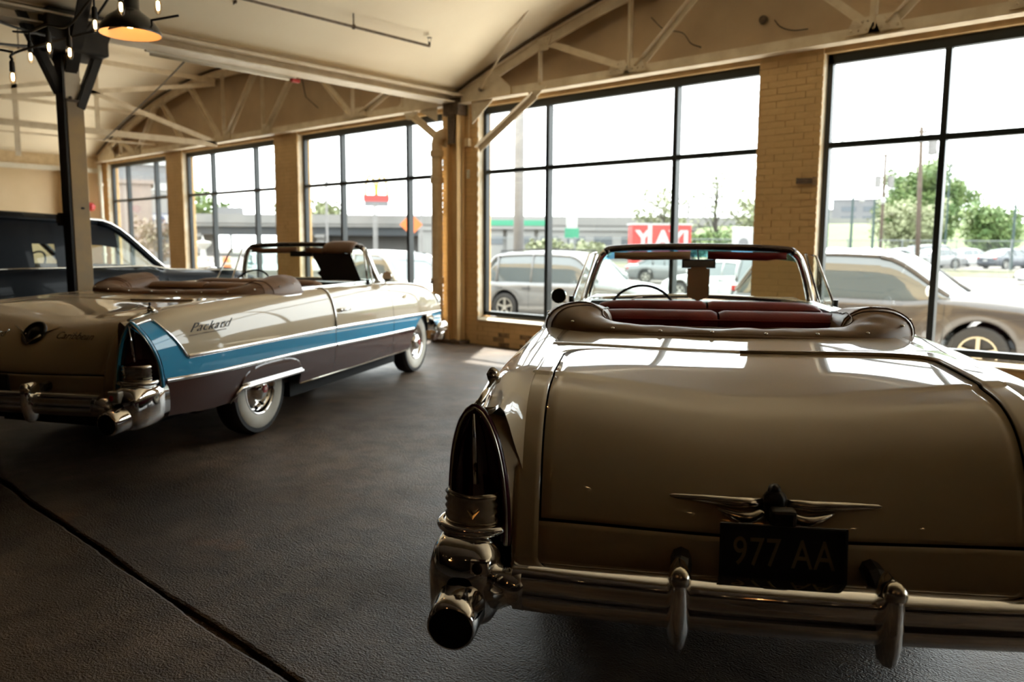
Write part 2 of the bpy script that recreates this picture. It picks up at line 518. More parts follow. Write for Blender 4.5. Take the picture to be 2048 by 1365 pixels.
# roof trusses; a dark strip along each arch paints its shadow gap
GY = 8.52
def gusset(m, x, z, w, h, y=GY, pts=None):
    m.prism(pts or [(-w, -h), (w, -h), (w * .55, h), (-w * .55, h)], T(x, y + .03, z) @ Rx(pi / 2), .012)
def rivets(m, spots, y):
    for x, z in spots: m.ball((x, y, z), (.014, .012, .014), 6, 4)
def make_truss(c, label, verts, diags, y=GY):
    t = empty('roof_truss', (c, y, 3.6), label=label, cat='roof truss')
    o = Vector((c, y, 3.6))
    def L(p): return (p[0] - c, p[1] - y, p[2] - 3.6)
    top = lambda x: arch(x) - .13
    m = MB()
    m.box(-6.6, 6.6, -.075, .075, -.03, -.018)
    m.box(-6.6, 6.6, -.006, .006, -.03, .10)
    m.build('bottom_chord', 'steel_cream', t)
    m = MB()
    xs_ = frange(c - 6.45, c + 6.45, 40)
    m.grid([[L((x, y - .07, top(x) + .085)) for x in xs_], [L((x, y + .07, top(x) + .085)) for x in xs_]])
    m.grid([[L((x, y - .07, top(x) + .075)) for x in xs_], [L((x, y + .07, top(x) + .075)) for x in xs_]])
    m.grid([[L((x, y - .07, top(x) + .075)) for x in xs_], [L((x, y - .07, top(x) + .085)) for x in xs_]])
    m.grid([[L((x, y - .012, top(x) - .06)) for x in xs_], [L((x, y - .012, top(x) + .075)) for x in xs_]])
    m.grid([[L((x, y + .012, top(x) - .06)) for x in xs_], [L((x, y + .012, top(x) + .075)) for x in xs_]])
    m.grid([[L((x, y - .012, top(x) - .06)) for x in xs_], [L((x, y + .012, top(x) - .06)) for x in xs_]])
    m.build('top_chord', 'steel_cream', t)
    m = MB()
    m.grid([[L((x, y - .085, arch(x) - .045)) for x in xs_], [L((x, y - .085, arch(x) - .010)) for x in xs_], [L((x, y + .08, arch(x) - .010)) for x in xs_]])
    m.build('shadow_gap_strip', 'rust_and_shade', t)  # dark strip standing in for the shadow between chord and vault
    for x in verts:
        m = MB(); m.angle(L((x, y - .02, 3.66)), L((x, y - .02, top(x) - .02)), .075, .01, up=(0, 1, 0)); m.build('upright', 'steel_cream', t)
    for xt, xb in diags:
        m = MB(); m.angle(L((xt, y - .035, top(xt) - .04)), L((xb, y - .035, 3.69)), .08, .01, up=(0, 1, 0)); m.build('diagonal', 'steel_cream', t)
    nodes = sorted(set([b for a, b in diags]))
    for x in nodes:
        m = MB(); gusset(m, 0, 0, .17, .08, 0); rivets(m, [(-.11, -.04), (-.04, -.04), (.04, -.04), (.11, -.04), (0, .04), (.05, .04)], .012)
        g = m.build('gusset_plate', 'steel_cream', t); g.location = L((x, y - .06, 3.70))
    for x in sorted(set([a for a, b in diags])):
        m = MB(); gusset(m, 0, 0, .13, .10, 0, [(-.13, .07), (.13, .07), (.06, -.11), (-.06, -.11)]); rivets(m, [(-.07, .03), (0, .03), (.07, .03), (-.03, -.05), (.03, -.05)], .012)
        g = m.build('gusset_plate', 'steel_cream', t); g.location = L((x, y - .06, top(x)))
    for s in (-1, 1):
        m = MB(); xx = s * 6.45
        m.prism([(xx, -.03), (xx - s * 1.0, -.03), (xx - s * 1.0, .10), (xx - s * .62, .38), (xx - s * .5, .38), (xx, .16)], T(0, -.02, 0) @ Rx(pi / 2), .012)
        rivets(m, [(xx - s * (.15 + .12 * i), .05 + .035 * i) for i in range(5)] + [(xx - s * (.25 + .12 * i), .18 + .03 * i) for i in range(3)], -.038)
        m.build('heel_plate', 'steel_cream', t)
    return t
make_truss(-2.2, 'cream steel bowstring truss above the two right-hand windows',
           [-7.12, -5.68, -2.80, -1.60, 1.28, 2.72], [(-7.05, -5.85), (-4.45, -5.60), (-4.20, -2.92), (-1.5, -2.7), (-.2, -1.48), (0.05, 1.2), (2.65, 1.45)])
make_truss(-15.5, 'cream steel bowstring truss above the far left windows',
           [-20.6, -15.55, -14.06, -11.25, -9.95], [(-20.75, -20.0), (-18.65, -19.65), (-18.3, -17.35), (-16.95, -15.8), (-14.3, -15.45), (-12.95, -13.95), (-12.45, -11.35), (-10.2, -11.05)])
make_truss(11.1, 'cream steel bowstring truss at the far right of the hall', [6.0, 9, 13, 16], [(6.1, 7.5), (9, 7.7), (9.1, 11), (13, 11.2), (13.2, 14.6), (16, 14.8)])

# valley girders on columns along the depth of the hall
for vx, lab in ((-8.85, 'long cream valley girder running from the corner pier over the dark post'), (4.45, 'cream valley girder at the right of the hall')):
    g = empty('valley_girder', (vx, 0, 3.7), label=lab, cat='girder')
    m = MB(); m.box(-.15, .15, YB, 8.6, -.10, -.085); m.box(-.008, .008, YB, 8.6, -.085, .06); m.box(-.15, .15, YB, 8.6, .05, .065)
    m.build('beam', 'steel_cream', g)
    m = MB(); m.box(.15, .27, YB, 8.6, -.02, .0); m.build('gutter_ledge', 'steel_cream', g)
# corner pier steel column, pipe, brackets
p = empty('corner_column', (-8.80, 8.55, 0), label='tan painted steel column on the corner pier with dark rusty head', cat='column')
m = MB(); m.box(-.11, .11, -.01, .01, 0.02, 3.6); m.box(-.11, -.09, -.09, .07, 0.02, 3.6); m.box(.09, .11, -.09, .07, 0.02, 3.6)
m.build('shaft', 'brick_paint', p)
m = MB(); m.box(-.16, .16, -.12, .08, 3.42, 3.66); m.box(-.07, .07, -.11, -.09, 3.0, 3.42); m.build('head_plate', 'rust_and_shade', p)
m = MB(); m.box(-.20, .20, -.12, .08, 0.0, .05); m.build('foot_plate', 'rust_and_shade', p)
p = empty('downpipe', (-9.12, 8.45, 0), label='thick tan drain pipe with bent top beside the corner column', cat='pipe')
m = MB(); m.tube(cr([(0, 0, .12), (0, 0, 1.5), (0, 0, 2.9), (0, 0, 3.02), (.03, .02, 3.13), (.08, .06, 3.17), (.09, .14, 3.17)], 5), .085, 14); m.build('shaft', 'pipe_paint', p, smooth=True)
for z in (.95, 2.48, 2.88):
    m = MB(); m.lathe([(.088, -.05), (.105, -.04), (.105, .04), (.088, .05)], 14); o = m.build('collar', 'pipe_paint', p, smooth=True, ang=40); o.location = (0, 0, z)
m = MB(); m.tube([(-.0, -.09, .95), (-.0, -.14, .92)], .02, 8); m.lathe([(.09, 0), (.11, .02), (.11, .12), (.09, .14)], 14); m.build('shoe', 'rust_and_shade', p)
p = empty('switch_box', (-8.60, 8.60, 3.02), label='small tan junction box high on the corner pier', cat='box')
MB().cbox((0, 0, 0), (.10, .08, .12)).build('case', 'pipe_paint', p, bevel=.01); MB().tube([(-.0, .02, .06), (0, .02, .55)], .012, 6).build('conduit', 'pipe_paint', p)
p = empty('wall_plate', (-8.62, 8.62, 2.56), label='little white cover plate on the corner pier', cat='plate')
MB().cbox((0, 0, 0), (.06, .025, .13)).build('cover', 'white_paint', p, bevel=.008); MB().tube([(0, -.01, .04), (0, -.02, .04)], .006, 6).build('screw', 'dark_steel', p)
p = empty('pipe_stub', (-3.46, 8.60, 2.21), label='rusty cut pipe stub sticking out of the brick pier', cat='pipe')
MB().tube([(.08, .05, 0), (-.10, -.03, 0)], .032, 10).build('stub', 'rust_and_shade', p, smooth=True, ang=50)
MB().tube([(.09, .055, 0), (.05, .04, 0)], .045, 10).build('flange', 'brick_soot', p)
for x0, x1, z0, z1, lab in ((-7.2, -8.36, 3.56, 2.93, 'steel knee brace crossing the upper left corner of the middle window'), (-9.75, -9.02, 3.50, 2.98, 'thin knee brace left of the drain pipe')):
    p = empty('knee_brace', (x0, 8.45, z0), label=lab, cat='brace')
    m = MB(); m.angle((0, 0, 0), (x1 - x0, .08, z1 - z0), .085, .012, up=(0, 1, 0)); m.build('strut', 'steel_cream', p)
    m = MB(); s = 1 if x1 < x0 else -1
    m.prism([(-.14, .06), (.22, .06), (.05, -.06), (-.06, -.05)], T(0, .02, 0) @ Rx(pi / 2), .012); m.build('end_plate', 'steel_cream', p)
p = empty('corner_gusset', (-8.42, 8.5, 3.56), label='triangular steel gusset under the truss beside the corner pier', cat='plate')
MB().prism([(0, .02), (.46, .02), (.02, -.30)], T(0, 0, 0) @ Rx(pi / 2), .012).build('plate', 'steel_cream', p)
rv = MB(); rivets(rv, [(.06, -.04), (.06, -.14), (.16, -.04), (.28, -.02)], -.015); rv.build('rivets', 'steel_cream', p)
p = empty('corner_gusset', (-9.25, 8.5, 3.56), label='triangular steel gusset above the drain pipe', cat='plate')
MB().prism([(.1, .02), (-.36, .02), (.1, -.2)], T(0, 0, 0) @ Rx(pi / 2), .012).build('plate', 'steel_cream', p)

# bracing trusses across the left bay (plane x = -15.85)
p = empty('sway_frame', (-15.85, 8.5, 3.55), label='cream cross-braced frame running back from the far left truss', cat='frame')
m = MB(); m.angle((0, 0, 0), (0, -14, .02), .11, .012); m.build('lower_member', 'steel_cream', p)
m = MB(); m.angle((0, 0, .02), (0, -2.6, .76), .09, .012); m.build('diagonal', 'steel_cream', p)
m = MB(); m.angle((0, 0, 1.20), (0, -3.9, .42), .08, .012); m.build('diagonal', 'steel_cream', p)
m = MB(); m.angle((0, 0, 1.28), (0, -14, 1.28), .09, .012); m.build('upper_member', 'steel_cream', p)
for y in (-2.35, -3.7, -6.2, -9):
    m = MB(); m.angle((0, y, -.55 if y == -3.7 else 0), (0, y, 1.3), .085, .01, up=(0, 1, 0)); m.build('upright', 'steel_cream', p)
for y in (-2.6, -6.2, -9.8):
    m = MB(); m.angle((0, y, .9), (0, y - 3.4, .05), .07, .01); m.build('diagonal', 'steel_cream', p)
p = empty('sway_frame', (-18.6, 8.5, 3.5), label='thin cream frame nearest the far left wall', cat='frame')
m = MB(); m.angle((0, 0, .9), (0, -14, .9), .07, .012); m.build('upper_member', 'steel_cream', p)
m = MB(); m.tube([(0, 0, .25), (0, -14, .15)], .02, 6); m.build('lower_rod', 'steel_cream', p)
p = empty('purlin_pipe', (-12.6, 8.4, 4.62), label='painted pipe run under the left vault ending near the truss', cat='pipe')
m = MB(); m.tube([(0, 0, 0), (0, -12, .02)], .03, 8); m.build('run', 'white_paint', p, smooth=True)
m = MB(); m.tube([(0, 0, 0), (0, 0, -.1), (.05, .05, -.5), (.35, .1, -.72)], .008, 6); m.build('loose_wire', 'dark_steel', p)
for y in (-2.5, -6): MB().tube([(0, y, 0), (0, y, .28)], .01, 6).build('hanger', 'steel_cream', p)
p = empty('purlin_pipe', (-9.6, 8.4, 3.79), label='thin painted conduit under the valley girder', cat='pipe')
m = MB(); m.tube([(0, 0, 0), (0, -12, 0)], .018, 8); m.build('run', 'steel_cream', p)
p = empty('light_tube', (-9.05, 5.95, 3.60), label='pale strip tube hung below the valley girder', cat='light fitting')
m = MB(); m.box(-.02, .02, -1.9, -.0, -.01, .02); m.build('batten', 'white_paint', p, bevel=.006)
m = MB(); m.tube([(0, -1.85, -.03), (0, -.1, -.03)], .016, 8); m.build('tube', 'white_paint', p, smooth=True)
m = MB(); m.box(-.025, .025, -.06, .05, -.055, -.015); m.build('end_cap', 'red_gloss', p)
# sprinkler line under the right vault
def sprinkler(loc, y0, y1, drops, lab):
    p = empty('sprinkler_pipe', loc, label=lab, cat='sprinkler pipe')
    m = MB(); m.tube([(0, y0, 0), (0, y1, 0)], .017, 8); m.build('run', 'rust_and_shade', p, smooth=True)
    for y in drops:
        h = arch(loc[0]) - loc[2]
        m = MB(); m.tube([(0, y, 0), (0, y, h)], .009, 6); m.ball((0, y, 0), .03, 8, 6); m.build('hanger', 'rust_and_shade', p)
    m = MB(); m.tube([(0, y1, 0), (0, y1, .05)], .014, 8); m.tube([(-.025, y1, .05), (-.025, y1, .1)], .004, 4); m.tube([(.025, y1, .05), (.025, y1, .1)], .004, 4)
    m.lathe([(.004, 0), (.035, .002), (.004, .008)], 10, T(0, y1, .10)); m.build('sprinkler_head', 'dark_steel', p)
    return p
sprinkler((-7.70, 0, 3.98), -9, 7.02, (5.85, 2.5), 'dark sprinkler pipe hung under the near vault with a drop rod')
sprinkler((-14.2, 0, 4.50), -6, 5.6, (4.4, 1.5), 'short sprinkler pipe under the far left vault')
p = empty('tie_rod', (-8.2, 8.45, 3.72), label='slanting rod from the near vault down to the truss heel', cat='rod')
m = MB(); m.tube([(0, 0, 0), (1.75, -.75, .86)], .014, 8); m.build('rod', 'steel_cream', p)
m = MB(); m.ball((0, 0, 0), .03, 8, 6); m.build('clevis', 'rust_and_shade', p)
p = empty('overhead_cable', (-7.98, 4.54, 4.02), label='thin black cable slanting across the ceiling to the dark post', cat='cable')
m = MB(); m.tube(cr([(0, 0, 0), (-2.2, .5, -.22), (-5.0, 1.1, -.42), (-8.0, 1.75, -.60)], 6), .009, 6); m.build('cord', 'dark_steel', p)
m = MB(); m.ball((0, 0, 0), .02, 8, 6); m.build('hook', 'rust_and_shade', p)
p = empty('gable_hole', (-4.10, 8.76, 4.02), label='round dark knob on the gable wall with a curled wire', cat='knob')
m = MB(); m.lathe([(.001, .03), (.045, .025), (.05, 0)], 12, Rx(pi / 2)); m.build('knob', 'rust_and_shade', p)
m = MB(); m.tube(cr([(.14, -.02, -.03), (.22, -.03, -.12), (.36, -.03, -.18), (.52, -.02, -.19)], 5), .006, 5); m.build('wire', 'dark_steel', p)
p = empty('wall_gable_wire', (-5.0, 8.74, 4.0), label='short curled wires on the gable beside the diagonal', cat='wire')
m = MB(); m.tube(cr([(-.55, 0, .30), (-.35, -.02, .12), (-.1, -.02, .04), (.02, -.02, -.1), (.14, 0, -.16)], 5), .006, 5); m.build('wire', 'dark_steel', p)
m = MB(); m.ball((.14, 0, -.16), .01, 6, 4); m.build('wire_end', 'dark_steel', p)
# fire bell and pipes by the far corner
p = empty('fire_bell', (XL + .30, 8.22, 2.42), label='red fire bell on the far corner wall', cat='bell')
m = MB(); m.lathe([(.001, .09), (.06, .08), (.10, .03), (.11, 0)], 16, Ry(pi / 2)); m.build('gong', 'red_gloss', p, smooth=True)
m = MB(); m.cbox((-.05, 0, 0), (.1, .16, .16)); m.build('back_box', 'red_gloss', p)
p = empty('riser_pipe', (XL + .25, 8.5, 0), label='white riser pipe beside the farthest window', cat='pipe')
m = MB(); m.tube([(0, 0, 0.02), (0, 0, 3.5)], .05, 10); m.build('shaft', 'white_paint', p, smooth=True)
for z in (1.2, 2.1, 3.0):
    m = MB(); m.lathe([(.05, -.04), (.07, -.03), (.07, .03), (.05, .04)], 10, T(0, 0, z)); m.build('coupling', 'white_paint', p)

# --- the dark post in front of the far car, with its braces --------------------
p = empty('roof_post', (-8.85, 3.185, 0), label='roof post with a black steel side and a tan boxed side, behind the left convertible', cat='post')
MB().box(-.09, .10, -.075, .085, 0, 2.90).build('casing', 'case_wood', p, bevel=.005)
MB().box(-.10, .09, -.10, -.078, 0, 3.7).build('steel_flange', 'dark_steel', p)
MB().box(-.115, -.095, -.10, .085, 0, 3.7).build('steel_flange', 'dark_steel', p)
MB().box(-.09, .06, -.075, .075, 2.90, 3.62).build('upper_shaft', 'steel_cream', p)
m = MB(); m.box(-.095, .11, -.085, .09, 2.90, 2.925); m.ball((.08, -.03, 2.94), .018, 6, 4); m.ball((.08, .06, 2.94), .018, 6, 4); m.build('cap', 'rust_and_shade', p)
for a, b, w in (((0.06, 0.02, 2.86), (0.06, .47, 4.05), .075), ((-.02, -.12, 2.98), (-.02, -.62, 4.1), .075), ((0, 0, 3.15), (1.15, -.1, 4.3), .11), ((0, 0, 3.1), (-1.25, 0, 4.25), .11)):
    m = MB(); m.angle(a, b, w, .03, up=(1, 0, 0) if a[0] == b[0] else (0, 1, 0)); m.build('brace', 'dark_steel', p)  # braces coloured black to stand as backlit silhouettes
m = MB(); m.box(-.26, .26, -.26, .30, 3.36, 3.75); m.build('head_box', 'dark_steel', p, bevel=.02)
m = MB(); m.ball((.10, .02, 1.85), (.008, .02, .012), 8, 6); m.build('knot', 'dark_steel', p)
p = empty('junction_box', (-8.96, 3.07, 1.74), label='small black box fixed to the dark side of the roof post', cat='box')
MB().cbox((-.02, .0, 0), (.07, .05, .13)).build('case', 'dark_steel', p, bevel=.012); MB().cbox((-.02, -.03, 0), (.03, .02, .08)).build('lid', 'dark_steel', p)
# ================================================================== OUTSIDE
GZ = -0.4
mat('asphalt', (0.070, 0.065, 0.060), 0.9, color2=(0.085, 0.079, 0.072), scale=0.6, bump=0.004, bscale=30)
mat('lot_concrete', (0.080, 0.074, 0.067), 0.9, color2=(0.095, 0.088, 0.08), scale=0.3)
mat('bounce_concrete', (0.78, 0.73, 0.66), 0.9, color2=(0.70, 0.65, 0.58), scale=0.8)  # pale colour chosen to reflect sun up through the windows
mat('grass_green', (0.040, 0.066, 0.014), 0.9, color2=(0.066, 0.085, 0.022), scale=0.5, bump=0.02, bscale=6)  # greener grass of the embankment
mat('grass_dry', (0.055, 0.062, 0.028), 0.9, color2=(0.080, 0.078, 0.042), scale=1.2)
mat('leaf_green', (0.053, 0.106, 0.024), 0.7, color2=(0.116, 0.158, 0.042), scale=0.8)
mat('leaf_pale', (0.126, 0.148, 0.063), 0.7, color2=(0.190, 0.201, 0.106), scale=0.8)
mat('leaf_pink', (0.222, 0.158, 0.132), 0.7, color2=(0.169, 0.148, 0.095), scale=1.5)
mat('bark', (0.036, 0.031, 0.025), 0.9, color2=(0.062, 0.054, 0.043), scale=6)
mat('pole_wood', (0.062, 0.043, 0.031), 0.9, color2=(0.087, 0.065, 0.047), scale=5)
mat('pole_grey', (0.152, 0.145, 0.138), 0.8, color2=(0.182, 0.174, 0.167), scale=3)
mat('pole_green', (0.011, 0.032, 0.029), 0.5)
mat('galv', (0.163, 0.174, 0.174), 0.4, metal=0.4)
mat('deck_concrete', (0.152, 0.149, 0.141), 0.9, color2=(0.182, 0.174, 0.163), scale=0.3)
mat('under_bridge', (0.036, 0.040, 0.043), 0.9)
mat('guard_rail', (0.116, 0.080, 0.069), 0.8, color2=(0.152, 0.123, 0.109), scale=1)
mat('bldg_white', (0.182, 0.178, 0.171), 0.8, color2=(0.204, 0.200, 0.189), scale=0.3)
mat('bldg_pink', (0.167, 0.131, 0.113), 0.8, color2=(0.189, 0.149, 0.131), scale=0.4)
mat('bldg_grey', (0.120, 0.120, 0.123), 0.8, color2=(0.138, 0.138, 0.141), scale=0.4)
mat('far_window', (0.058, 0.069, 0.080), 0.2)
mat('sign_green', (0.026, 0.190, 0.106), 0.5)
mat('sign_red', (0.363, 0.026, 0.020), 0.5)
mat('sign_orange', (0.495, 0.112, 0.020), 0.6)
mat('sign_yellow', (0.528, 0.330, 0.026), 0.5)
mat('sign_white', (0.327, 0.327, 0.317), 0.5)
mat('sign_blue', (0.032, 0.047, 0.116), 0.5)
mat('tyre_black', (0.018, 0.018, 0.018), 0.75, bump=0.001, bscale=80)
mat('alloy', (0.363, 0.350, 0.317), 0.3, metal=0.5)
mat('alloy_tan', (0.383, 0.343, 0.251), 0.4, metal=0.2)
mat('car_glass', (0.07, 0.085, 0.09), 0.04, spec=0.9)
mat('car_trim', (0.02, 0.02, 0.02), 0.5)
mat('lamp_clear', (0.495, 0.502, 0.488), 0.12)
mat('lamp_amber', (0.495, 0.132, 0.020), 0.2)
mat('lamp_red', (0.330, 0.020, 0.017), 0.2)
for nm, c in (('paint_charcoal', (0.040, 0.034, 0.030)), ('paint_silver', (0.198, 0.198, 0.198)), ('paint_white', (0.436, 0.442, 0.436)), ('paint_grey', (0.106, 0.109, 0.112)),
              ('paint_teal', (0.066, 0.145, 0.158)), ('paint_navy', (0.026, 0.033, 0.046)), ('paint_red', (0.198, 0.033, 0.026))):
    mat(nm, c, 0.3, coat=.35 if nm == 'paint_charcoal' else .8)

g = MB().box(-200, 120, 9.02, 300, GZ - .5, GZ); g.build('ground', 'asphalt', kind='structure')
MB().box(XL - 1, XR + 1, 9.02, 14.0, GZ, GZ + .03).build('bounce_strip', 'bounce_concrete', kind='structure')  # added below sill level, out of view, to bounce sun onto the ceiling
MB().box(-200, 60, 60.5, 300, GZ, 0.0).build('car_park', 'lot_concrete', kind='structure')
m = MB(); m.grid([[(x, 59.0 + (x + 12) * .45 * 0, GZ + .02) for x in frange(-60, 40, 20)], [(x, 61.0, 0.06) for x in frange(-60, 40, 20)]]); m.build('grass_verge', 'grass_dry', kind='structure')
MB().box(-60, -26, 14.5, 25, GZ, GZ + .06).build('lawn_ground', 'grass_dry', kind='structure')
m = MB()
P = []
for t, (dy, z) in enumerate(((0, 0.0), (14, 1.6), (30, 4.6), (38, 5.2), (60, 5.3))):
    P.append([(x, 92 + (x + 42) * .35 + dy + 2 * noise.noise(Vector((x * .05, t, 0))), z + .25 * noise.noise(Vector((x * .09, t, 4)))) for x in frange(-62, 60, 40)])
m.grid(P); m.build('embankment_ground', 'grass_green', kind='structure', smooth=True)

def wheel(parent, loc, r, w, rim, side, m_rim='alloy', spokes=5, n=24):
    M0 = T(*loc) @ Rx(-pi / 2 * side)
    t = MB(); t.lathe([(rim, w * .30), (rim + .02, w * .46), (r - .05, w * .5), (r - .012, w * .42), (r, w * .25), (r, -w * .3), (r - .04, -w * .5), (rim, -w * .5)], n)
    o = t.build('tyre', 'tyre_black', parent, smooth=True, ang=40); o.matrix_basis = M0
    t = MB(); t.lathe([(rim + .005, w * .36), (rim - .025, w * .34), (rim - .03, w * .05), (.001, w * .02)], n)
    o2 = t.build('barrel', 'car_trim', o, smooth=True, ang=40)
    t = MB(); t.lathe([(rim + .006, w * .40), (rim - .02, w * .40), (rim - .025, w * .34)], n); t.lathe([(.001, w * .42), (.05, w * .40), (.06, w * .3)], 12)
    for k in range(spokes):
        a = 2 * pi * k / spokes + .3
        t.beam((.03 * cos(a), .03 * sin(a), w * .33), ((rim - .015) * cos(a), (rim - .015) * sin(a), w * .35), .05 if spokes < 7 else .03, .03)
    t.build('rim', m_rim, o, smooth=True, ang=30)
    return o

def car(name, label, loc, rz, L, W, top, roof, zb, wheels, wr, paint, group=None, rim='alloy', spokes=5, zbot=.24, low=False, gm='car_glass', rear_red=True, rails=False, mirror=True, tumble=.74, amber=False):
    """top: lower-body height profile; roof: (rear base, rear top, front top, windscreen base) x and heights"""
    t = empty(name, loc, rz, label=label, cat='car', group=group)
    nx = 34 if low else 72
    hw = W / 2
    def wx(x):
        f = abs(x - L / 2) / (L / 2)
        return hw * (1 - .13 * f ** 5)
    def bot(x):
        b = zbot + .10 * max(0, (x - (L - .5)) / .5) + .08 * max(0, (.5 - x) / .5)
        for c in wheels:
            d = abs(x - c)
            if d < wr + .07: b = max(b, wr + sqrt(max(0, (wr + .07) ** 2 - d * d)))
        return b
    xs_ = sorted(set(frange(0, L, nx) + [c + s * (wr + .07) * k for c in wheels for s in (-1, 1) for k in (.999, .97, .9, .75, .5, .2)]))
    P = []; P2 = []
    for x in xs_:
        z = curve(top, x); w_ = wx(x); b = bot(x)
        rows = [(0, z + .03), (.5 * w_, z + .025), (.82 * w_, z), (.94 * w_, z - .04), (.985 * w_, z - .13), (w_, lerp(z - .13, b, .3)), (w_, lerp(z - .13, b, .6)), (.985 * w_, lerp(z - .13, b, .9)), (.965 * w_, b)]
        P.append([(x, y, zz) for y, zz in rows] + [(x, .8 * w_, b + .02)])
        P2.append([(x, -y, zz) for y, zz in rows] + [(x, -.8 * w_, b + .02)])
    m = MB(); m.grid(P); m.grid([list(reversed(r)) for r in P2])
    for end, s in ((P[0], -1), (P[-1], 1)):
        rows = [[(p[0] + s * .10 * (1 - (k / 5 * 2 - 1) ** 2) * min(1, i / 2) * (1 if i < 8 else .5), p[1] * (1 - 2 * k / 5), p[2]) for k in range(6)] for i, p in enumerate(end)]
        m.grid(rows)
    m.build('body', paint, t, smooth=True, ang=50)
    MB().box(.12, L - .12, -hw * .86, hw * .86, zbot - .04, .5).build('chassis', 'car_trim', t)
    xr0, xr1, xf1, xf0, H, Hr = roof
    rp = [(xr0, curve(top, xr0)), (xr1, Hr), (lerp(xr1, xf1, .5), H), (xf1, H - .03), (xf0, curve(top, xf0))]
    def sect(x, off=0.0):
        zr = curve(rp, x) + off; zb_ = curve(top, x) - .03
        f = min(1, max(0, (zr - zb_) / (H - zb_)))
        yb = wx(x) * .90; yt = lerp(wx(x) * .86, hw * tumble, f) + off
        return [(x, yb, zb_), (x, lerp(yb, yt, .5) + .012, lerp(zb_, zr - .05 * f, .5)), (x, yt, zr - .07 * f), (x, yt - .07, zr - .015 * f), (x, yt * .5, zr + .012), (x, 0, zr + .02)]
    def shell(nm, a, b, m_, r0=0, r1=6, off=0.0, n=10):
        q = MB()
        S = [sect(x, off)[r0:r1] for x in frange(a, b, n)]
        q.grid(S); q.grid([[(p[0], -p[1], p[2]) for p in reversed(r)] for r in S])
        return q.build(nm, m_, t, smooth=True, ang=60)
    shell('windscreen', xf1 + .02, xf0, gm); shell('rear_window', xr0, xr1 - .02, gm)
    shell('side_windows', xr1 - .02, xf1 + .02, gm, n=8)
    shell('roof', lerp(xr0, xr1, .9), lerp(xf0, xf1, .93), paint, 2, 6, .012, n=16)
    q = MB()
    for s in (-1, 1):
        def pt(x, k, off=.006):
            p = sect(x, off)[k]; return (p[0], p[1] * s, p[2])
        xs2 = frange(xf0 - .02, xf1, 6)
        q.tube([pt(x, 2) for x in xs2], .035, 6); q.tube([pt(x, 2) for x in frange(xr0 + .02, xr1 + .05, 6)], .045 if Hr < H - .01 else .07, 6)
        xm = lerp(xr1, xf1, .5)
        for xb, wd in ((xm, .03), (lerp(xr0, xr1, .8) + .12, .05)):
            q.tube([pt(xb, 0), pt(xb, 1), pt(xb, 2)], wd, 4)
        q.tube([pt(x, 2) for x in frange(xr1, xf1, 8)], .025, 6)
    q.build('pillars', paint, t, smooth=True)
    for s in (-1, 1):
        for c in wheels: wheel(t, (c, s * (hw - .12), wr), wr, .22, wr * .64, s, rim, spokes, 16 if low else 24)
        q = MB(); x = L - .10; z = curve(top, L - .25) - .16
        q.grid([[(x - .02 - a * .34, s * (wx(x) * (.62 + .36 * a) + .01), z + .07 - .01 * a + (.02 if b else -.14)) for a in (0, .5, 1)] for b in (0, 1)])
        q.build('headlamp', 'lamp_clear', t, solid=.02)
        if amber:
            q = MB(); q.grid([[(x - .36 + .12 * a, s * (wx(x) * .985 + .012), z + (.08 if b else -.10)) for a in (0, 1)] for b in (0, 1)]); q.build('indicator', 'lamp_amber', t, solid=.02)
        q = MB(); x = .05; z = curve(top, .15) - .16
        q.cbox((x - .02, s * wx(.1) * .80, z), (.12, .26, .15)); q.build('tail_lamp', 'lamp_red', t, bevel=.02)
        if mirror:
            q = MB(); xm = xf0 - .22; zm = curve(top, xm) + .10
            q.ball((xm, s * (hw + .10), zm), (.07, .12, .085), 10, 6); q.beam((xm, s * hw * .88, zm - .06), (xm, s * (hw + .05), zm - .03), .04, .03)
            q.build('door_mirror', 'lamp_clear' if amber else paint, t, smooth=True)
        if not low:
            q = MB()
            for xd in (lerp(xr1, xf1, .5) + .12 - .3, lerp(xr1, xf1, .5) - 1.0):
                z = curve(top, xd) - .17
                q.tube([(xd, s * (hw + .01), z), (xd + .03, s * (hw + .035), z), (xd + .19, s * (hw + .035), z), (xd + .22, s * (hw + .01), z)], .014, 6)
            q.build('door_handles', 'alloy' if amber else 'car_trim', t, smooth=True)
            q = MB()
            for xd in (lerp(xr1, xf1, .5), xf0 - .05): q.box(xd - .004, xd + .004, s * hw * .994 - .006, s * hw * .994 + .009, zbot + .15, curve(top, xd) - .10)
            q.build('door_gaps', 'car_trim', t)
        if rails:
            q = MB(); q.tube([(x, s * hw * .62, curve(rp, x) + .07) for x in frange(xr1, xf1, 8)], .016, 6); q.build('roof_rail', 'car_trim', t)
    q = MB(); q.cbox((L + .03, 0, .42), (.16, W * .78, .16)); q.build('front_bumper', 'car_trim', t, bevel=.05)
    q = MB(); q.cbox((-.02, 0, .45), (.16, W * .80, .18)); q.build('rear_bumper', paint, t, bevel=.05)
    q = MB(); q.cbox((-.105, 0, .62), (.01, .32, .15)); q.build('number_plate', 'sign_white', t)
    t['_'] = 0; del t['_']
    SECT[t.name] = (sect, shell)
    return t
SECT = {}
SUV = dict(top=[(0, .92), (.25, 1.02), (2.9, 1.03), (3.5, 1.06), (4.2, 1.0), (4.6, .86), (4.75, .72)], zb=1.0)
SED = dict(top=[(0, .82), (.12, .95), (.9, .99), (2.6, .93), (3.2, .95), (4.1, .84), (4.5, .70), (4.6, .62)], zb=.95)
TRK = dict(top=[(0, 1.0), (.2, 1.16), (3.3, 1.14), (3.9, 1.19), (4.8, 1.12), (5.15, 1.0), (5.3, .80)], zb=1.1)
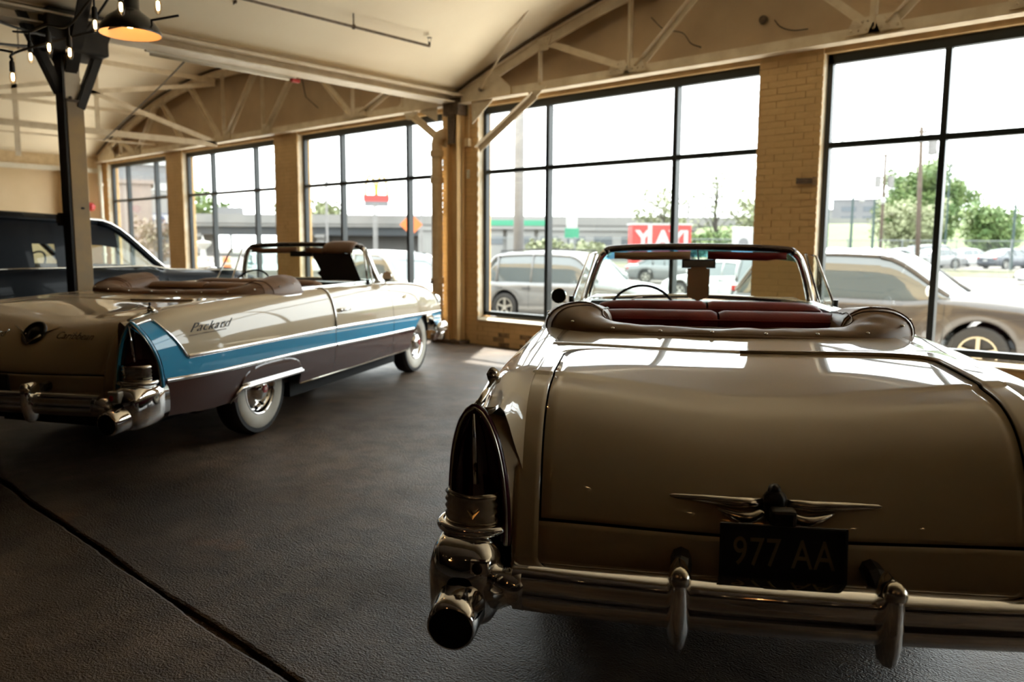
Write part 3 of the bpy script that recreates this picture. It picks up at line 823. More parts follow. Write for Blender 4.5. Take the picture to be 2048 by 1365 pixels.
def suv(label, loc, rz, paint, **k):
    return car('sport_utility_car', label, loc, rz, 4.75, 1.86, SUV['top'], (.15, .62, 2.75, 3.55, 1.74, 1.68), 1.0, (.95, 3.72), .36, paint, **k)
def sedan(label, loc, rz, paint, **k):
    return car('sedan', label, loc, rz, 4.6, 1.80, SED['top'], (.55, 1.35, 2.45, 3.35, 1.46, 1.42), .95, (.95, 3.65), .33, paint, **k)
def place(hub, idx, xw, yw, rz):
    """car origin so that the wheel at (xw, yw) stands over hub"""
    return (hub[0] - (xw * cos(rz) - yw * sin(rz)), hub[1] - (xw * sin(rz) + yw * cos(rz)), GZ)
rz = radians(8)
suv('silver sport utility car with roof rails outside the middle window', place((-13.47, 14.73), 0, .95, -.93, rz), rz, 'paint_grey', rails=True)
rz = radians(3)
t_ = car('pickup_car', 'dark charcoal four-door truck with tan wheels outside the right window', place((-2.55, 12.7), 1, 3.85, -1.0, rz), rz, 4.75, 2.0, [(0, 1.0), (.2, 1.16), (2.8, 1.14), (3.4, 1.19), (4.3, 1.12), (4.6, 1.0), (4.75, .80)],
    (.15, .7, 2.45, 3.45, 1.86, 1.82), 1.1, (.95, 3.85), .40, 'paint_charcoal', rim='alloy_tan', zbot=.36, amber=True, tumble=.76)
rz = radians(-3)
suv('white crossover outside the window left of the corner pier', (-17.7, 12.9, GZ), rz, 'paint_white', )
rz = radians(168)
sedan('white sedan parked nose left behind the silver car', (-10.5, 24.8, GZ), rz, 'paint_white')
suv('dark grey car seen from behind, partly hidden by the brick pier', (-8.9, 19.6, GZ), radians(100), 'paint_grey')
rz = radians(180)
sedan('white car driving in at the right edge of the view', (-3.75, 49.9, GZ), rz, 'paint_white', rim='alloy')
G_ = 'cars parked behind the chain-link fence'
for lab, x, y, a, pnt, f in (('silver sedan facing the fence, left of the black sedan', -15.1, 67.0, -128, 'paint_silver', sedan), ('black sedan with red tail lamps behind the fence', -13.2, 66.6, 62, 'paint_navy', sedan),
        ('small pale car between the silver and the black sedan', -15.2, 76, -125, 'paint_white', sedan), ('grey sport utility car behind the leaning pole', -18.4, 66.2, 55, 'paint_grey', suv),
        ('white car just left of the leaning pole', -20.6, 67.0, 60, 'paint_white', sedan), ('second white car left of the leaning pole', -22.9, 66.5, 58, 'paint_white', sedan), ('silver car hidden low behind the truck roof', -25.5, 66, 55, 'paint_silver', sedan),
        ('dark sedan at the right end of the parked row', -11.3, 69.2, 58, 'paint_navy', sedan), ('grey pickup-like car beyond the right end of the row', -12.3, 76, 60, 'paint_silver', suv)):
    o = f(lab, (x, y, 0), radians(a), pnt, group=G_, low=True)
sedan('teal sedan seen through the left windscreen', (-36.6, 21.6, GZ), radians(-20), 'paint_teal', low=True)
suv('white van-like car beyond the lawn', (-43, 25, GZ), radians(10), 'paint_white', low=True)

sedan('grey sedan parked nose right in front of the red trailer', (-23.6, 35.4, GZ), radians(35), 'paint_grey', low=True)
# fence
f = empty('chain_link_fence', (-20.78, 54.46, GZ), math.atan2(63.68 - 54.46, 10.3), label='grey chain-link fence with top rail in front of the parked cars', cat='fence')
q = MB(); q.tube([(-25, 0, 2.4), (25, 0, 2.4)], .035, 6); q.build('top_rail', 'galv', f)
for i in range(14):
    q = MB(); q.tube([(-24 + 3.7 * i, 0, 0), (-24 + 3.7 * i, 0, 2.5)], .045, 6); q.build('fence_post', 'galv', f)
q = MB()
for i in range(0, 250):
    x = -25 + i * .2
    q.beam((x, 0, 0), (x + 2.4, 0, 2.4), .006, .006); q.beam((x + 2.4, 0.01, 0), (x, 0.01, 2.4), .006, .006)
q.build('mesh_wire', 'galv', f, kind='stuff')

# trees
def tree(label, loc, h, rad, leaves, m_leaf='leaf_green', cz=.62, group=None, trunk=.2, sparse=1.0, name='leafy_tree', sz=.22, seed=1, dome=None):
    R = random.Random(seed)
    t = empty(name, loc, label=label, cat='tree' if name != 'bush' else 'bush', group=group)
    m = MB(); m.tube([(0, 0, 0), (.1, .05, h * .25), (-.05, 0, h * .5), (.05, 0, h * .85)], [trunk, trunk * .8, trunk * .55, trunk * .12], 8); m.build('trunk', 'bark', t, smooth=True)
    br = MB(); tips = []
    for k in range(26):
        a = R.uniform(0, 2 * pi); z0 = R.uniform(.2, .75) * h; e = R.uniform(.4, 1.0)
        p1 = Vector((rad * e * cos(a), rad * e * sin(a), min(h * .97, z0 + R.uniform(.08, .3) * h)))
        mid = p1 * .5 + Vector((0, 0, z0 * .5 + .02 * h))
        br.tube([(0, 0, z0), mid, p1], [trunk * .28, trunk * .16, trunk * .04], 5); tips += [mid, p1]
        for q_ in range(4):
            e2 = p1 + Vector((R.uniform(-1, 1), R.uniform(-1, 1), R.uniform(-.2, 1))) * rad * .35
            br.tube([mid.lerp(p1, R.random()), e2], [trunk * .08, trunk * .02], 4); tips.append(e2)
    br.build('branches', 'bark', t, kind='stuff')
    m = MB()
    blobs = [(p, rad * R.uniform(.16, .32) * sparse) for p in tips]
    if dome:
        for k in range(170):
            d = Vector((R.gauss(0, 1), R.gauss(0, 1), R.gauss(0, 1))).normalized() * (.35 + .6 * R.random() ** .5)
            blobs.append((Vector((d.x * rad, d.y * rad, dome[0] + d.z * dome[1])), rad * R.uniform(.13, .24)))
    for k in range(leaves):
        c, r = blobs[R.randrange(len(blobs))]
        d = Vector((R.gauss(0, 1), R.gauss(0, 1), R.gauss(0, 1))).normalized() * r * R.random() ** .4
        p = c + d
        if p.z < .12 * h: p.z = .12 * h + R.random() * .4
        u = Vector((R.gauss(0, 1), R.gauss(0, 1), R.gauss(0, 1))).normalized() * sz * R.uniform(.6, 1.2); v = u.orthogonal().normalized() * sz * .7
        m.add([p - u, p + v, p + u, p - v], [(0, 1, 2, 3)])
    m.build('foliage', m_leaf, t, kind='stuff')
    return t
tree('tall round spring-green tree behind the fence at the right', (-25.9, 98.4, 0), 10.2, 4.4, 22000, seed=3, sz=.17, dome=(6.0, 4.6))
tree('yellow-green tree low in front of the tall round tree', (-24.2, 88, 0), 5.6, 2.9, 6000, 'leaf_pale', seed=5, dome=(3.0, 2.6), sz=.17)
tree('small dark green tree right of the tall round tree', (-16.8, 86.2, 0), 5.2, 2.4, 6000, seed=6, dome=(2.9, 2.3), sz=.17)
tree('nearly bare tall tree left of the right-hand pier', (-36.2, 69.0, 0), 9.4, 2.8, 700, 'leaf_pale', seed=8, trunk=.26, sz=.14)
tree('thin pale tree nearest the right-hand pier', (-33.2, 71.6, 0), 7.4, 2.3, 1700, 'leaf_pale', seed=9, trunk=.16, sz=.14)
tree('pale green tree beside the window mullion', (-37.5, 62.0, 0), 6.6, 2.5, 1600, 'leaf_pale', seed=10, trunk=.2, sz=.14)
for i, (x, y, h, r, lf, s, lab) in enumerate(((-35.5, 66, 2.6, 2.2, 'leaf_green', 21, 'low green bush under the bare tall tree'), (-32.8, 68, 3.0, 2.0, 'leaf_pale', 22, 'pale bush behind the white sign box'), (-38.5, 63, 2.8, 2.2, 'leaf_green', 23, 'dark bush behind the red trailer'),
        (-36.2, 44.6, 1.6, 1.5, 'leaf_pale', 24, 'straw-green bush left of the red trailer'), (-36.5, 49, 1.5, 1.6, 'leaf_pale', 25, 'small pale bush by the red trailer'))):
    tree(lab, (x, y, -.3), h, r, 1500, lf, seed=s, name='bush', trunk=.06, sz=.2)
tree('pinkish bare-branched tree seen through the farthest window', (-50.3, 22.8, GZ), 3.4, 1.3, 900, 'leaf_pink', seed=31, trunk=.1, sz=.13)
tree('pale low trees beyond the bridge', (-140, 95, 0), 7.5, 6, 2500, 'leaf_pale', seed=32, sz=.6)
tree('green trees on the horizon left of the bridge', (-150, 72, 0), 8.5, 7, 2500, 'leaf_green', seed=33, sz=.6)

# bridge
A, B = Vector((-126.8, 58.8)), Vector((-40, 142))
d = (B - A).normalized(); ang = math.atan2(d.y, d.x); Lb = (B - A).length
b = empty('highway_bridge', (A.x - d.x * 40, A.y - d.y * 40, 0), ang, label='long grey highway bridge crossing the whole horizon', cat='bridge')
Lb += 40
MB().box(0, Lb, -4, 4, 4.2, 5.0).build('deck', 'deck_concrete', b)
MB().box(0, Lb, -4.2, -4.0, 4.7, 6.1).build('parapet', 'deck_concrete', b)
MB().box(0, Lb, -3.5, 3.5, 2.9, 4.2).build('girders', 'under_bridge', b)
for i in range(9):
    q = MB(); q.cbox((8 + i * 19, 0, 1.2), (1.2, 6.0, 3.6)); q.cbox((8 + i * 19, 0, 2.8), (1.5, 7.4, .5)); q.build('pier', 'deck_concrete', b)
MB().box(60, 95, 2, 2.3, 0, 3.2).build('abutment', 'deck_concrete', b)
r_ = empty('guard_rail', (-21.6, 130, 5.3), radians(19), label='red-brown road barrier on top of the grass bank', cat='barrier')
MB().box(-14, 30, -.3, .3, .35, .85).build('rail', 'guard_rail', r_); MB().box(-14, 30, -.5, .5, -.1, .25).build('kerb', 'deck_concrete', r_)
# poles
def upole(label, loc, h, r, m_, lean=(0, 0), arms=(), cans=(), az=.7, group=None):
    p = empty('utility_pole', (loc[0], loc[1], GZ), label=label, cat='pole', group=group)
    q = MB(); q.tube([(0, 0, 0), (lean[0] * .5, lean[1] * .5, h / 2), (lean[0], lean[1], h)], [r, r * .9, r * .75], 10); q.build('shaft', m_, p, smooth=True)
    for z, w_ in arms:
        q = MB(); f_ = z / h; c = Vector((lean[0] * f_, lean[1] * f_, z)); dv = Vector((cos(az), sin(az), 0)) * w_ / 2
        q.beam(c - dv, c + dv, .10, .12)
        for k in (-.9, -.5, .5, .9): q.tube([c + dv * k, c + dv * k + Vector((0, 0, .2))], .04, 6)
        q.build('cross_arm', m_, p)
    for z, s in cans:
        q = MB(); f_ = z / h; c = Vector((lean[0] * f_, lean[1] * f_, z)) + Vector((cos(az), sin(az), 0)) * .55 * s
        q.tube([c - Vector((0, 0, .5)), c + Vector((0, 0, .5))], .28, 10); q.build('transformer', 'pole_grey', p)
    return p
upole('thick pale grey pole just outside the middle window', (-14.64, 16.61), 9, .15, 'pole_grey')
upole('utility pole with crossarm and two transformers beyond the fence', (-22.9, 74.0), 10.0, .16, 'pole_wood', arms=((9.8, 3.4),), cans=((7.6, 1), (7.6, -1)))
upole('leaning brown utility pole near the right window mullion', (-14.57, 54.5), 9.4, .16, 'pole_wood', lean=(-.4, .4), arms=((9.1, 1.0),), cans=((8.2, 1.3),))
def lamp_post(label, loc, h, z0=GZ, arm=.5, head=True):
    p = empty('street_lamp', (loc[0], loc[1], z0), label=label, cat='lamp')
    q = MB(); q.tube([(0, 0, 0), (0, 0, h)], [.10, .06], 8); q.build('shaft', 'pole_green', p)
    q = MB(); q.tube([(0, 0, h - .05), (arm * .75, arm * .65, h + .05)], .035, 6); q.build('arm', 'pole_green', p)
    q = MB(); q.ball((arm * .75, arm * .65, h - .12), (.16, .16, .2), 10, 6); q.build('lantern', 'sign_white', p)
lamp_post('dark green street lamp left of the transformer pole', (-16.0, 46.5), 4.7)
lamp_post('second dark green street lamp beside the transformer pole', (-16.1, 50.5), 4.8)
lamp_post('tall dark lamp pole at the right edge beyond the fence', (-11.2, 64.2), 7.7, arm=1.0)
lamp_post('thin tall lamp pole beside the brick pier', (-23.5, 63.0), 10.2, arm=.8)
lamp_post('tall thin pole above the big green tree', (-19.7, 82.0), 9.6, arm=.2)
for i, (x, y, h, lab) in enumerate(((-61, 43, 7.5, 'thin grey pole left of the mullion in the third window'), (-58, 46, 5.5, 'thin grey pole right of the tall sign'), (-70, 45, 8, 'thin grey pole at the left of the third window'), (-75, 36, 9, 'pole behind the second window'), (-55, 49, 6.0, 'short pole near the orange sign'), (-34, 60, 5.5, 'white pole in front of the bare trees'))):
    p = empty('light_pole', (x, y, GZ), label=lab, cat='pole')
    q = MB(); q.tube([(0, 0, 0), (0, 0, h)], .11, 8); q.build('shaft', 'pole_grey', p)
    q = MB(); q.cbox((.1, .1, h), (.5, .3, .12)); q.build('head', 'pole_grey', p)
for a_, b_, lab in (((-14.6, 16.6, 5.6), (-38, 75, 7.4), 'thin overhead wire sagging from the pale grey pole'), ((-14.9, 55, 8.6), (5, 60, 7.2), 'overhead wire right of the leaning pole'), ((-22.9, 74, 9.4), (-14.9, 55.5, 8.4), 'overhead wire between the two wooden poles'), ((-22.9, 74, 8.9), (10, 80, 7.2), 'low overhead wire crossing the right window')):
    q = MB(); a_ = Vector(a_); b_ = Vector(b_)
    q.tube([a_.lerp(b_, t / 10) - Vector((0, 0, 1.6 * (t / 10) * (1 - t / 10))) for t in range(11)], .02, 4); o = q.build('overhead_wire', 'pole_grey'); tag(o, lab, 'wire')

# buildings and signs
def building(label, loc, rz, w, d_, h, m_, wins=(), band=None, name='building'):
    p = empty(name, (loc[0], loc[1], loc[2]), rz, label=label, cat='building')
    MB().box(-w / 2, w / 2, 0, d_, 0, h).build('walls', m_, p)
    MB().box(-w / 2 - .2, w / 2 + .2, -.2, d_ + .2, h, h + .3).build('parapet', m_, p)
    for x, z, ww, hh in wins: MB().box(x, x + ww, -.06, .05, z, z + hh).build('window', 'far_window', p)
    return p
building('pale grey office block far behind the grass bank', (-83, 256, 0), radians(18), 21, 15, 16, 'bldg_grey', [(-8 + 6.2 * (i % 3), 9.5 + 3 * (i // 3), 4.2, 1.5) for i in range(6)])
building('low pale building left of the office block', (-97, 252, 0), radians(18), 12, 12, 13, 'bldg_white', [(-4, 9, 8, 1.5)])
FA = radians(66)
building('pinkish flat wall building through the farthest window', (-63, 25.8, GZ), FA, 4.3, 5, 6.4, 'bldg_pink', [(-1.5, 1, 1.2, 2)])
t_ = building('grey stepped tower behind the farthest window', (-93, 39.6, 0), FA, 7.0, 7, 11.0, 'bldg_grey', [(-3, 3, 2, 1.5)])
MB().box(-2.6, 1.8, 0, 5, 11.3, 15.2).build('upper_block', 'bldg_grey', t_); MB().box(-3.7, 3.7, -.3, 3, 7.5, 8.3).build('white_band', 'sign_white', t_); MB().box(-3.7, 3.7, -.3, 3, 10.3, 11.2).build('white_band', 'sign_white', t_)
t_ = building('white shop building with a lettered sign through the farthest window', (-74.2, 31.4, GZ), FA, 8.5, 7, 6.3, 'bldg_white', [(.2, .8, 1.5, 2.2), (2.2, .8, 1.5, 2.2)])
MB().box(-2.2, 4.0, -.25, 0, 3.3, 4.5).build('sign_board', 'sign_white', t_)
MB().box(-2.3, 4.1, -.22, -.02, 3.2, 4.6).build('sign_frame', 'sign_blue', t_)
text('USED A', 'sign_lettering', 1.15, 'sign_blue', t_, T(.9, -.27, 3.9) @ Rx(pi / 2), .02, bold=.03)
# filling station
g_ = empty('filling_station', (-41.5, 45.5, GZ), radians(40), label='white filling station canopy with a green band', cat='filling station')
MB().box(-4.2, 3.2, -2.2, 2.2, 3.1, 3.35).build('canopy_soffit', 'bldg_white', g_)
MB().box(-4.25, 3.25, -2.25, 2.25, 3.35, 3.75).build('green_band', 'sign_green', g_); MB().box(-4.2, 3.2, -2.2, 2.2, 3.75, 4.0).build('canopy_top', 'bldg_white', g_)
for x in (-3, 0, 2.4): MB().cbox((x, 0, 1.55), (.3, .3, 3.1)).build('canopy_column', 'bldg_white', g_); MB().cbox((x, -.9, .8), (.5, .35, 1.6)).build('fuel_pump', 'bldg_grey', g_)
building('long low white warehouse behind the filling station', (-51, 63, GZ), radians(32), 28, 8, 3.4, 'bldg_white', [(-12 + i * 2.7, 2.0, 1.8, .8) for i in range(9)])
p = empty('price_sign', (-38.3, 49.7, GZ), radians(40), label='white pylon sign with a green foot panel', cat='sign')
MB().cbox((0, 0, 4.2), (.85, .3, 2.0)).build('panel', 'sign_white', p); MB().cbox((0, -.02, 2.85), (1.1, .34, .8)).build('foot_panel', 'sign_green', p); MB().cbox((0, 0, 1.2), (.3, .2, 2.5)).build('post', 'sign_white', p)
p = empty('box_trailer', (-24.4, 40.4, GZ), radians(42), label='red box trailer with white lettering outside the middle window', cat='trailer')
MB().box(-1.85, 1.55, 0, 1.6, 1.6, 3.15).build('box', 'sign_red', p); MB().box(-1.95, 1.65, -.03, 1.63, 3.12, 3.22).build('roof_rim', 'sign_white', p)
MB().box(-1.85, 1.55, .1, 1.5, .9, 1.6).build('skirt', 'sign_red', p)
MB().box(-.95, -.72, -.03, 0, .9, 3.1).build('stripe', 'sign_white', p)
text('Y AYI', 'lettering', 1.25, 'sign_white', p, T(-.1, -.02, 2.3) @ Rx(pi / 2), .02, bold=.05, sx=1.0)
for x in (-1.3, 1.0):
    o = wheel(p, (x, .05, .45), .45, .25, .25, -1, n=14)
p = empty('sign_box', (-18.3, 37.8, GZ), radians(42), label='white cabinet sign with a round grey emblem next to the brick pier', cat='sign')
MB().cbox((0, 0, 2.2), (1.0, .35, 1.35)).build('cabinet', 'sign_white', p, bevel=.06); q = MB(); q.lathe([(.001, .02), (.24, .02), (.26, 0)], 16, T(0, -.175, 2.1) @ Rx(pi / 2)); q.build('emblem', 'bldg_grey', p); MB().cbox((0, 0, .8), (.3, .3, 1.6)).build('post', 'sign_white', p)
p = empty('arches_sign', (-96.5, 77.0, 0), math.atan2(77 + 0, -96.5) + pi / 2 + pi, label='tall pole sign with yellow double arches over a red panel', cat='sign')
q = MB()
for s in (-1, 1): q.tube([(s * .85 + .78 * cos(a), 0, 8.9 + 2.9 * sin(a)) for a in frange(0, pi, 12)], .20, 8)
q.build('arches', 'sign_yellow', p, smooth=True)
MB().cbox((0, 0, 8.45), (3.9, .5, .95)).build('red_panel', 'sign_red', p); MB().cbox((0, 0, 7.6), (3.6, .4, .75)).build('lower_panel', 'bldg_grey', p); q = MB(); q.tube([(0, 0, 0), (0, 0, 7.6)], .13, 8); q.build('pole', 'pole_grey', p)
p = empty('road_sign', (-44.58, 38.73, GZ), radians(49), label='orange diamond roadworks sign behind the window mullion', cat='sign')
MB().prism([(0, -.82), (.82, 0), (0, .82), (-.82, 0)], T(0, 0, 3.36) @ Rx(pi / 2), .03).build('panel', 'sign_orange', p); q = MB(); q.tube([(0, .03, 0), (0, .03, 3.0)], .05, 6); q.build('post', 'galv', p)
p = empty('billboard', (-122, 67.2, 0), radians(60), label='small grey billboard above the horizon in the second window', cat='sign')
MB().cbox((0, 0, 6.6), (4.2, .3, 1.6)).build('panel', 'bldg_grey', p); q = MB(); q.tube([(0, 0, 0), (0, 0, 6)], .2, 6); q.build('post', 'pole_grey', p)
for i, (x, y) in enumerate(((-38.36, 19.65), (-39.43, 21.42), (-36.9, 23.2))):
    p = empty('traffic_barrel', (x, y, GZ), label=('orange striped traffic barrel, leftmost of the three beyond the lawn', 'middle orange striped traffic barrel beyond the lawn', 'orange striped traffic barrel seen through the convertible windscreen')[i], cat='barrel', group='traffic barrels beyond the lawn')
    q = MB(); q.lathe([(.001, 1.0), (.20, 1.0), (.24, .5), (.28, 0)], 14, T(0, 0, .2)); q.build('drum', 'sign_orange', p, smooth=True)
    for z in (.45, .8): q = MB(); q.lathe([(.262 - z * .03, 0), (.262 - z * .03, .12)], 14, T(0, 0, z)); q.build('white_band', 'sign_white', p)
p = empty('fountain', (-27.0, 13.8, GZ), label='white garden urn fountain outside the second window', cat='fountain')
q = MB(); q.lathe([(.001, 0), (.45, 0), (.42, .15), (.22, .3), (.16, .8), (.30, .95), (.42, 1.1), (.38, 1.2), (.12, 1.25), (.08, 1.7), (.26, 1.85), (.30, 1.95), (.05, 2.0), (.001, 2.2)], 16); q.build('urn', 'sign_white', p, smooth=True, ang=40)
MB().cbox((0, 0, .04), (1.2, 1.2, .08)).build('plinth', 'deck_concrete', p)
p = empty('low_wall', (-30.5, 17.0, GZ), radians(48), label='pale concrete retaining wall beyond the lawn', cat='wall')
MB().box(-11, 6, 0, .3, 0, .75).build('wall', 'deck_concrete', p); MB().box(-11, 6, -.05, .35, .75, .85).build('coping', 'bldg_white', p)
# ================================================================== CONVERTIBLES
mat('cream_paint', (0.50, 0.40, 0.265), 0.45, coat=1.0, spec=0.08)
mat('blue_paint', (0.045, 0.30, 0.52), 0.5, coat=1.0, spec=0.05)
mat('brown_paint', (0.055, 0.020, 0.016), 0.5, coat=1.0, spec=0.05)
mat('maroon_paint', (0.05, 0.006, 0.018), 0.5, coat=1.0, spec=0.05)
mat('chrome', (0.86, 0.85, 0.83), 0.05, metal=1.0)
mat('chrome_worn', (0.70, 0.66, 0.58), 0.16, metal=1.0, color2=(0.60, 0.55, 0.46), scale=30)
mat('gold_chrome', (0.62, 0.50, 0.28), 0.2, metal=1.0)
mat('dark_trim', (0.07, 0.045, 0.035), 0.22, metal=.6, color2=(0.03, 0.02, 0.016), scale=9)
mat('cavity_dark', (0.008, 0.008, 0.008), 0.9)
mat('whitewall', (0.66, 0.64, 0.57), 0.6, color2=(0.58, 0.55, 0.47), scale=7)
mat('lens_red', (0.018, 0.001, 0.001), 0.06, coat=1.0)
mat('lens_clear', (0.6, 0.6, 0.58), 0.08, coat=1.0)
mat('vinyl_tan', (0.22, 0.13, 0.062), 0.40, color2=(0.18, 0.105, 0.05), scale=6, bump=0.0008, bscale=300)
mat('vinyl_brown', (0.22, 0.125, 0.075), 0.5, color2=(0.17, 0.095, 0.055), scale=6, bump=0.0008, bscale=300)
mat('leather_red', (0.20, 0.016, 0.015), 0.5, spec=.25, color2=(0.14, 0.011, 0.010), scale=5, bump=0.0015, bscale=120)
mat('leather_tan', (0.30, 0.17, 0.10), 0.45, color2=(0.24, 0.13, 0.08), scale=5, bump=0.0015, bscale=120)
mat('carpet_dark', (0.03, 0.015, 0.012), 0.9)
mat('dash_black', (0.015, 0.015, 0.014), 0.35)
mat('plate_black', (0.010, 0.012, 0.016), 0.4)
mat('plate_gold', (0.20, 0.16, 0.08), 0.45)
mat('card_tan', (0.40, 0.29, 0.16), 0.7)
mat('card_black', (0.010, 0.011, 0.012), 0.5)
mat('mirror_face', (0.75, 0.76, 0.74), 0.03, metal=1.0)
glass_mat('car_pane', (0.90, 0.97, 0.93))
glass_mat('tint_band', (0.22, 0.55, 0.85))

ZM = [(-1.0, 1.0), (-.7, 1.045), (-.4, 1.07), (0, 1.10), (.3, 1.105), (2.5, 1.105), (3.0, 1.075), (3.5, 1.0), (3.9, .90)]
ZC = [(-1.45, .995), (-1.3, 1.025), (-1.15, 1.05), (-1.0, 1.07), (-.5, 1.09), (0, 1.105), (1, 1.11), (2.2, 1.105), (2.8, 1.085), (3.3, 1.045), (3.65, .99), (3.85, .92), (3.95, .84)]
CC = [(-1.0, 1.0), (-1.15, .96), (-1.26, .905), (-1.34, .835), (-1.40, .755), (-1.435, .68), (-1.45, .61), (-1.455, .54), (-1.44, .46)]
CE = [(-1.0, 1.058), (-1.15, 1.035), (-1.26, .985), (-1.335, .91), (-1.385, .82), (-1.42, .72), (-1.44, .62), (-1.445, .54), (-1.43, .46)]
STRIPE_T = [(-1.3, .762), (-.44, .76), (1.03, .752), (2.38, .725), (3.9, .685)]
STRIPE_B = [(-1.3, .635), (-.7, .618), (.1, .612), (1.03, .598), (2.35, .572), (3.9, .555)]
XE = [(.45, -1.255), (.55, -1.26), (.74, -1.282), (.91, -1.35), (1.0, -1.405), (1.06, -1.425)]
XB = [(.76, -1.04), (.88, -1.135), (1.0, -1.225), (1.06, -1.25)]
def resample(pts, n):
    P = cr([(a, b, 0) for a, b in pts], 12); L = [0]
    for i in range(1, len(P)): L.append(L[-1] + (P[i] - P[i-1]).length)
    out = []
    for k in range(n + 1):
        t = L[-1] * k / n; j = 0
        while j < len(L) - 2 and L[j + 1] < t: j += 1
        f = (t - L[j]) / max(1e-9, L[j + 1] - L[j]); q = P[j].lerp(P[j + 1], f); out.append((q.x, q.y))
    return out
NDROP = 44
CCs = resample(CC, NDROP); CEs = resample(CE, NDROP)
def prof(u, y):
    """deck surface: u in [0,1] runs x 0.30 -> -1.0, u in [1,2] folds down the tail"""
    k = smooth(min(abs(y) / .84, 1.0))
    if u <= 1:
        x = lerp(.30, -1.0, u); z = lerp(curve(ZM, x), curve(ZC, x) - .004, k)
        return Vector((x, y, z))
    f = (u - 1) * NDROP; i = min(int(f), NDROP - 1); f -= i
    c = Vector((lerp(CCs[i][0], CCs[i+1][0], f), y, lerp(CCs[i][1], CCs[i+1][1], f)))
    e = Vector((lerp(CEs[i][0], CEs[i+1][0], f), y, lerp(CEs[i][1], CEs[i+1][1], f)))
    # blend the two so the crease at u = 1 stays smooth
    return c.lerp(e, k)
def prof_n(u, y, d):
    a = prof(min(u + .004, 2), y) - prof(max(u - .004, 0), y); b = prof(u, y + .005) - prof(u, y - .005)
    n = b.cross(a); n.normalize()
    if n.z < 0 and u < 1.5: n = -n
    if u >= 1.5 and n.x > 0: n = -n
    return prof(u, y) + n * d
def tap(x):
    t = 1.0
    if x < -.6: t -= .028 * ((-.6 - x) / .8) ** 2
    if x > 2.9: t -= .085 * ((x - 2.9) / 1.0) ** 2
    return t
SEC = {}
def section(x, r):
    """fender section, r 0 (inner edge y .76) .. 1 (stripe top)"""
    key = round(x, 4)
    if key not in SEC:
        zc = curve(ZC, x); zs = curve(STRIPE_T, x); f = (zc - zs) / .345
        if x < -1.0: za = curve([(-q[0], q[1]) for q in CE[:6]], -x)
        else: za = lerp(curve(ZM, x), zc - .004, smooth(.76 / .84))
        P = [(.76, za), (.81, zc - .001), (.86, zc - .008), (.905, zc - .040 * f), (.94, zc - .095 * f), (.964, zc - .165 * f), (.980, zc - .25 * f), (.985, zs)]
        SEC[key] = cr([(y * tap(x), z, 0) for y, z in P], 6)
    Q = SEC[key]; t = r * (len(Q) - 1); i = min(int(t), len(Q) - 2)
    q = Q[i].lerp(Q[i + 1], t - i)
    return q.x, q.y
def sidey(x, z):
    return tap(x) * curve([(.25, .90), (.32, .935), (.45, .968), (.58, .984), (.68, .988), (.76, .985)], z)
def arch_f(x):
    d = (x - 3.25) / .44
    return .36 + .35 * sqrt(1 - d * d) if abs(d) < 1 else 0
def bottom(x):
    z = .345 - .02 * smooth((x - .5) / 2)
    if x < -.5: z = lerp(.40, .36, smooth((x + 1.3) / .6))
    if -.46 < x < .41: z = .455
    return max(z, arch_f(x))
def front_side_panels(parent, x0, x1, n, low, mid, xs=None, name='panel', r0=0.0, upper='cream_paint', s=1):
    pass

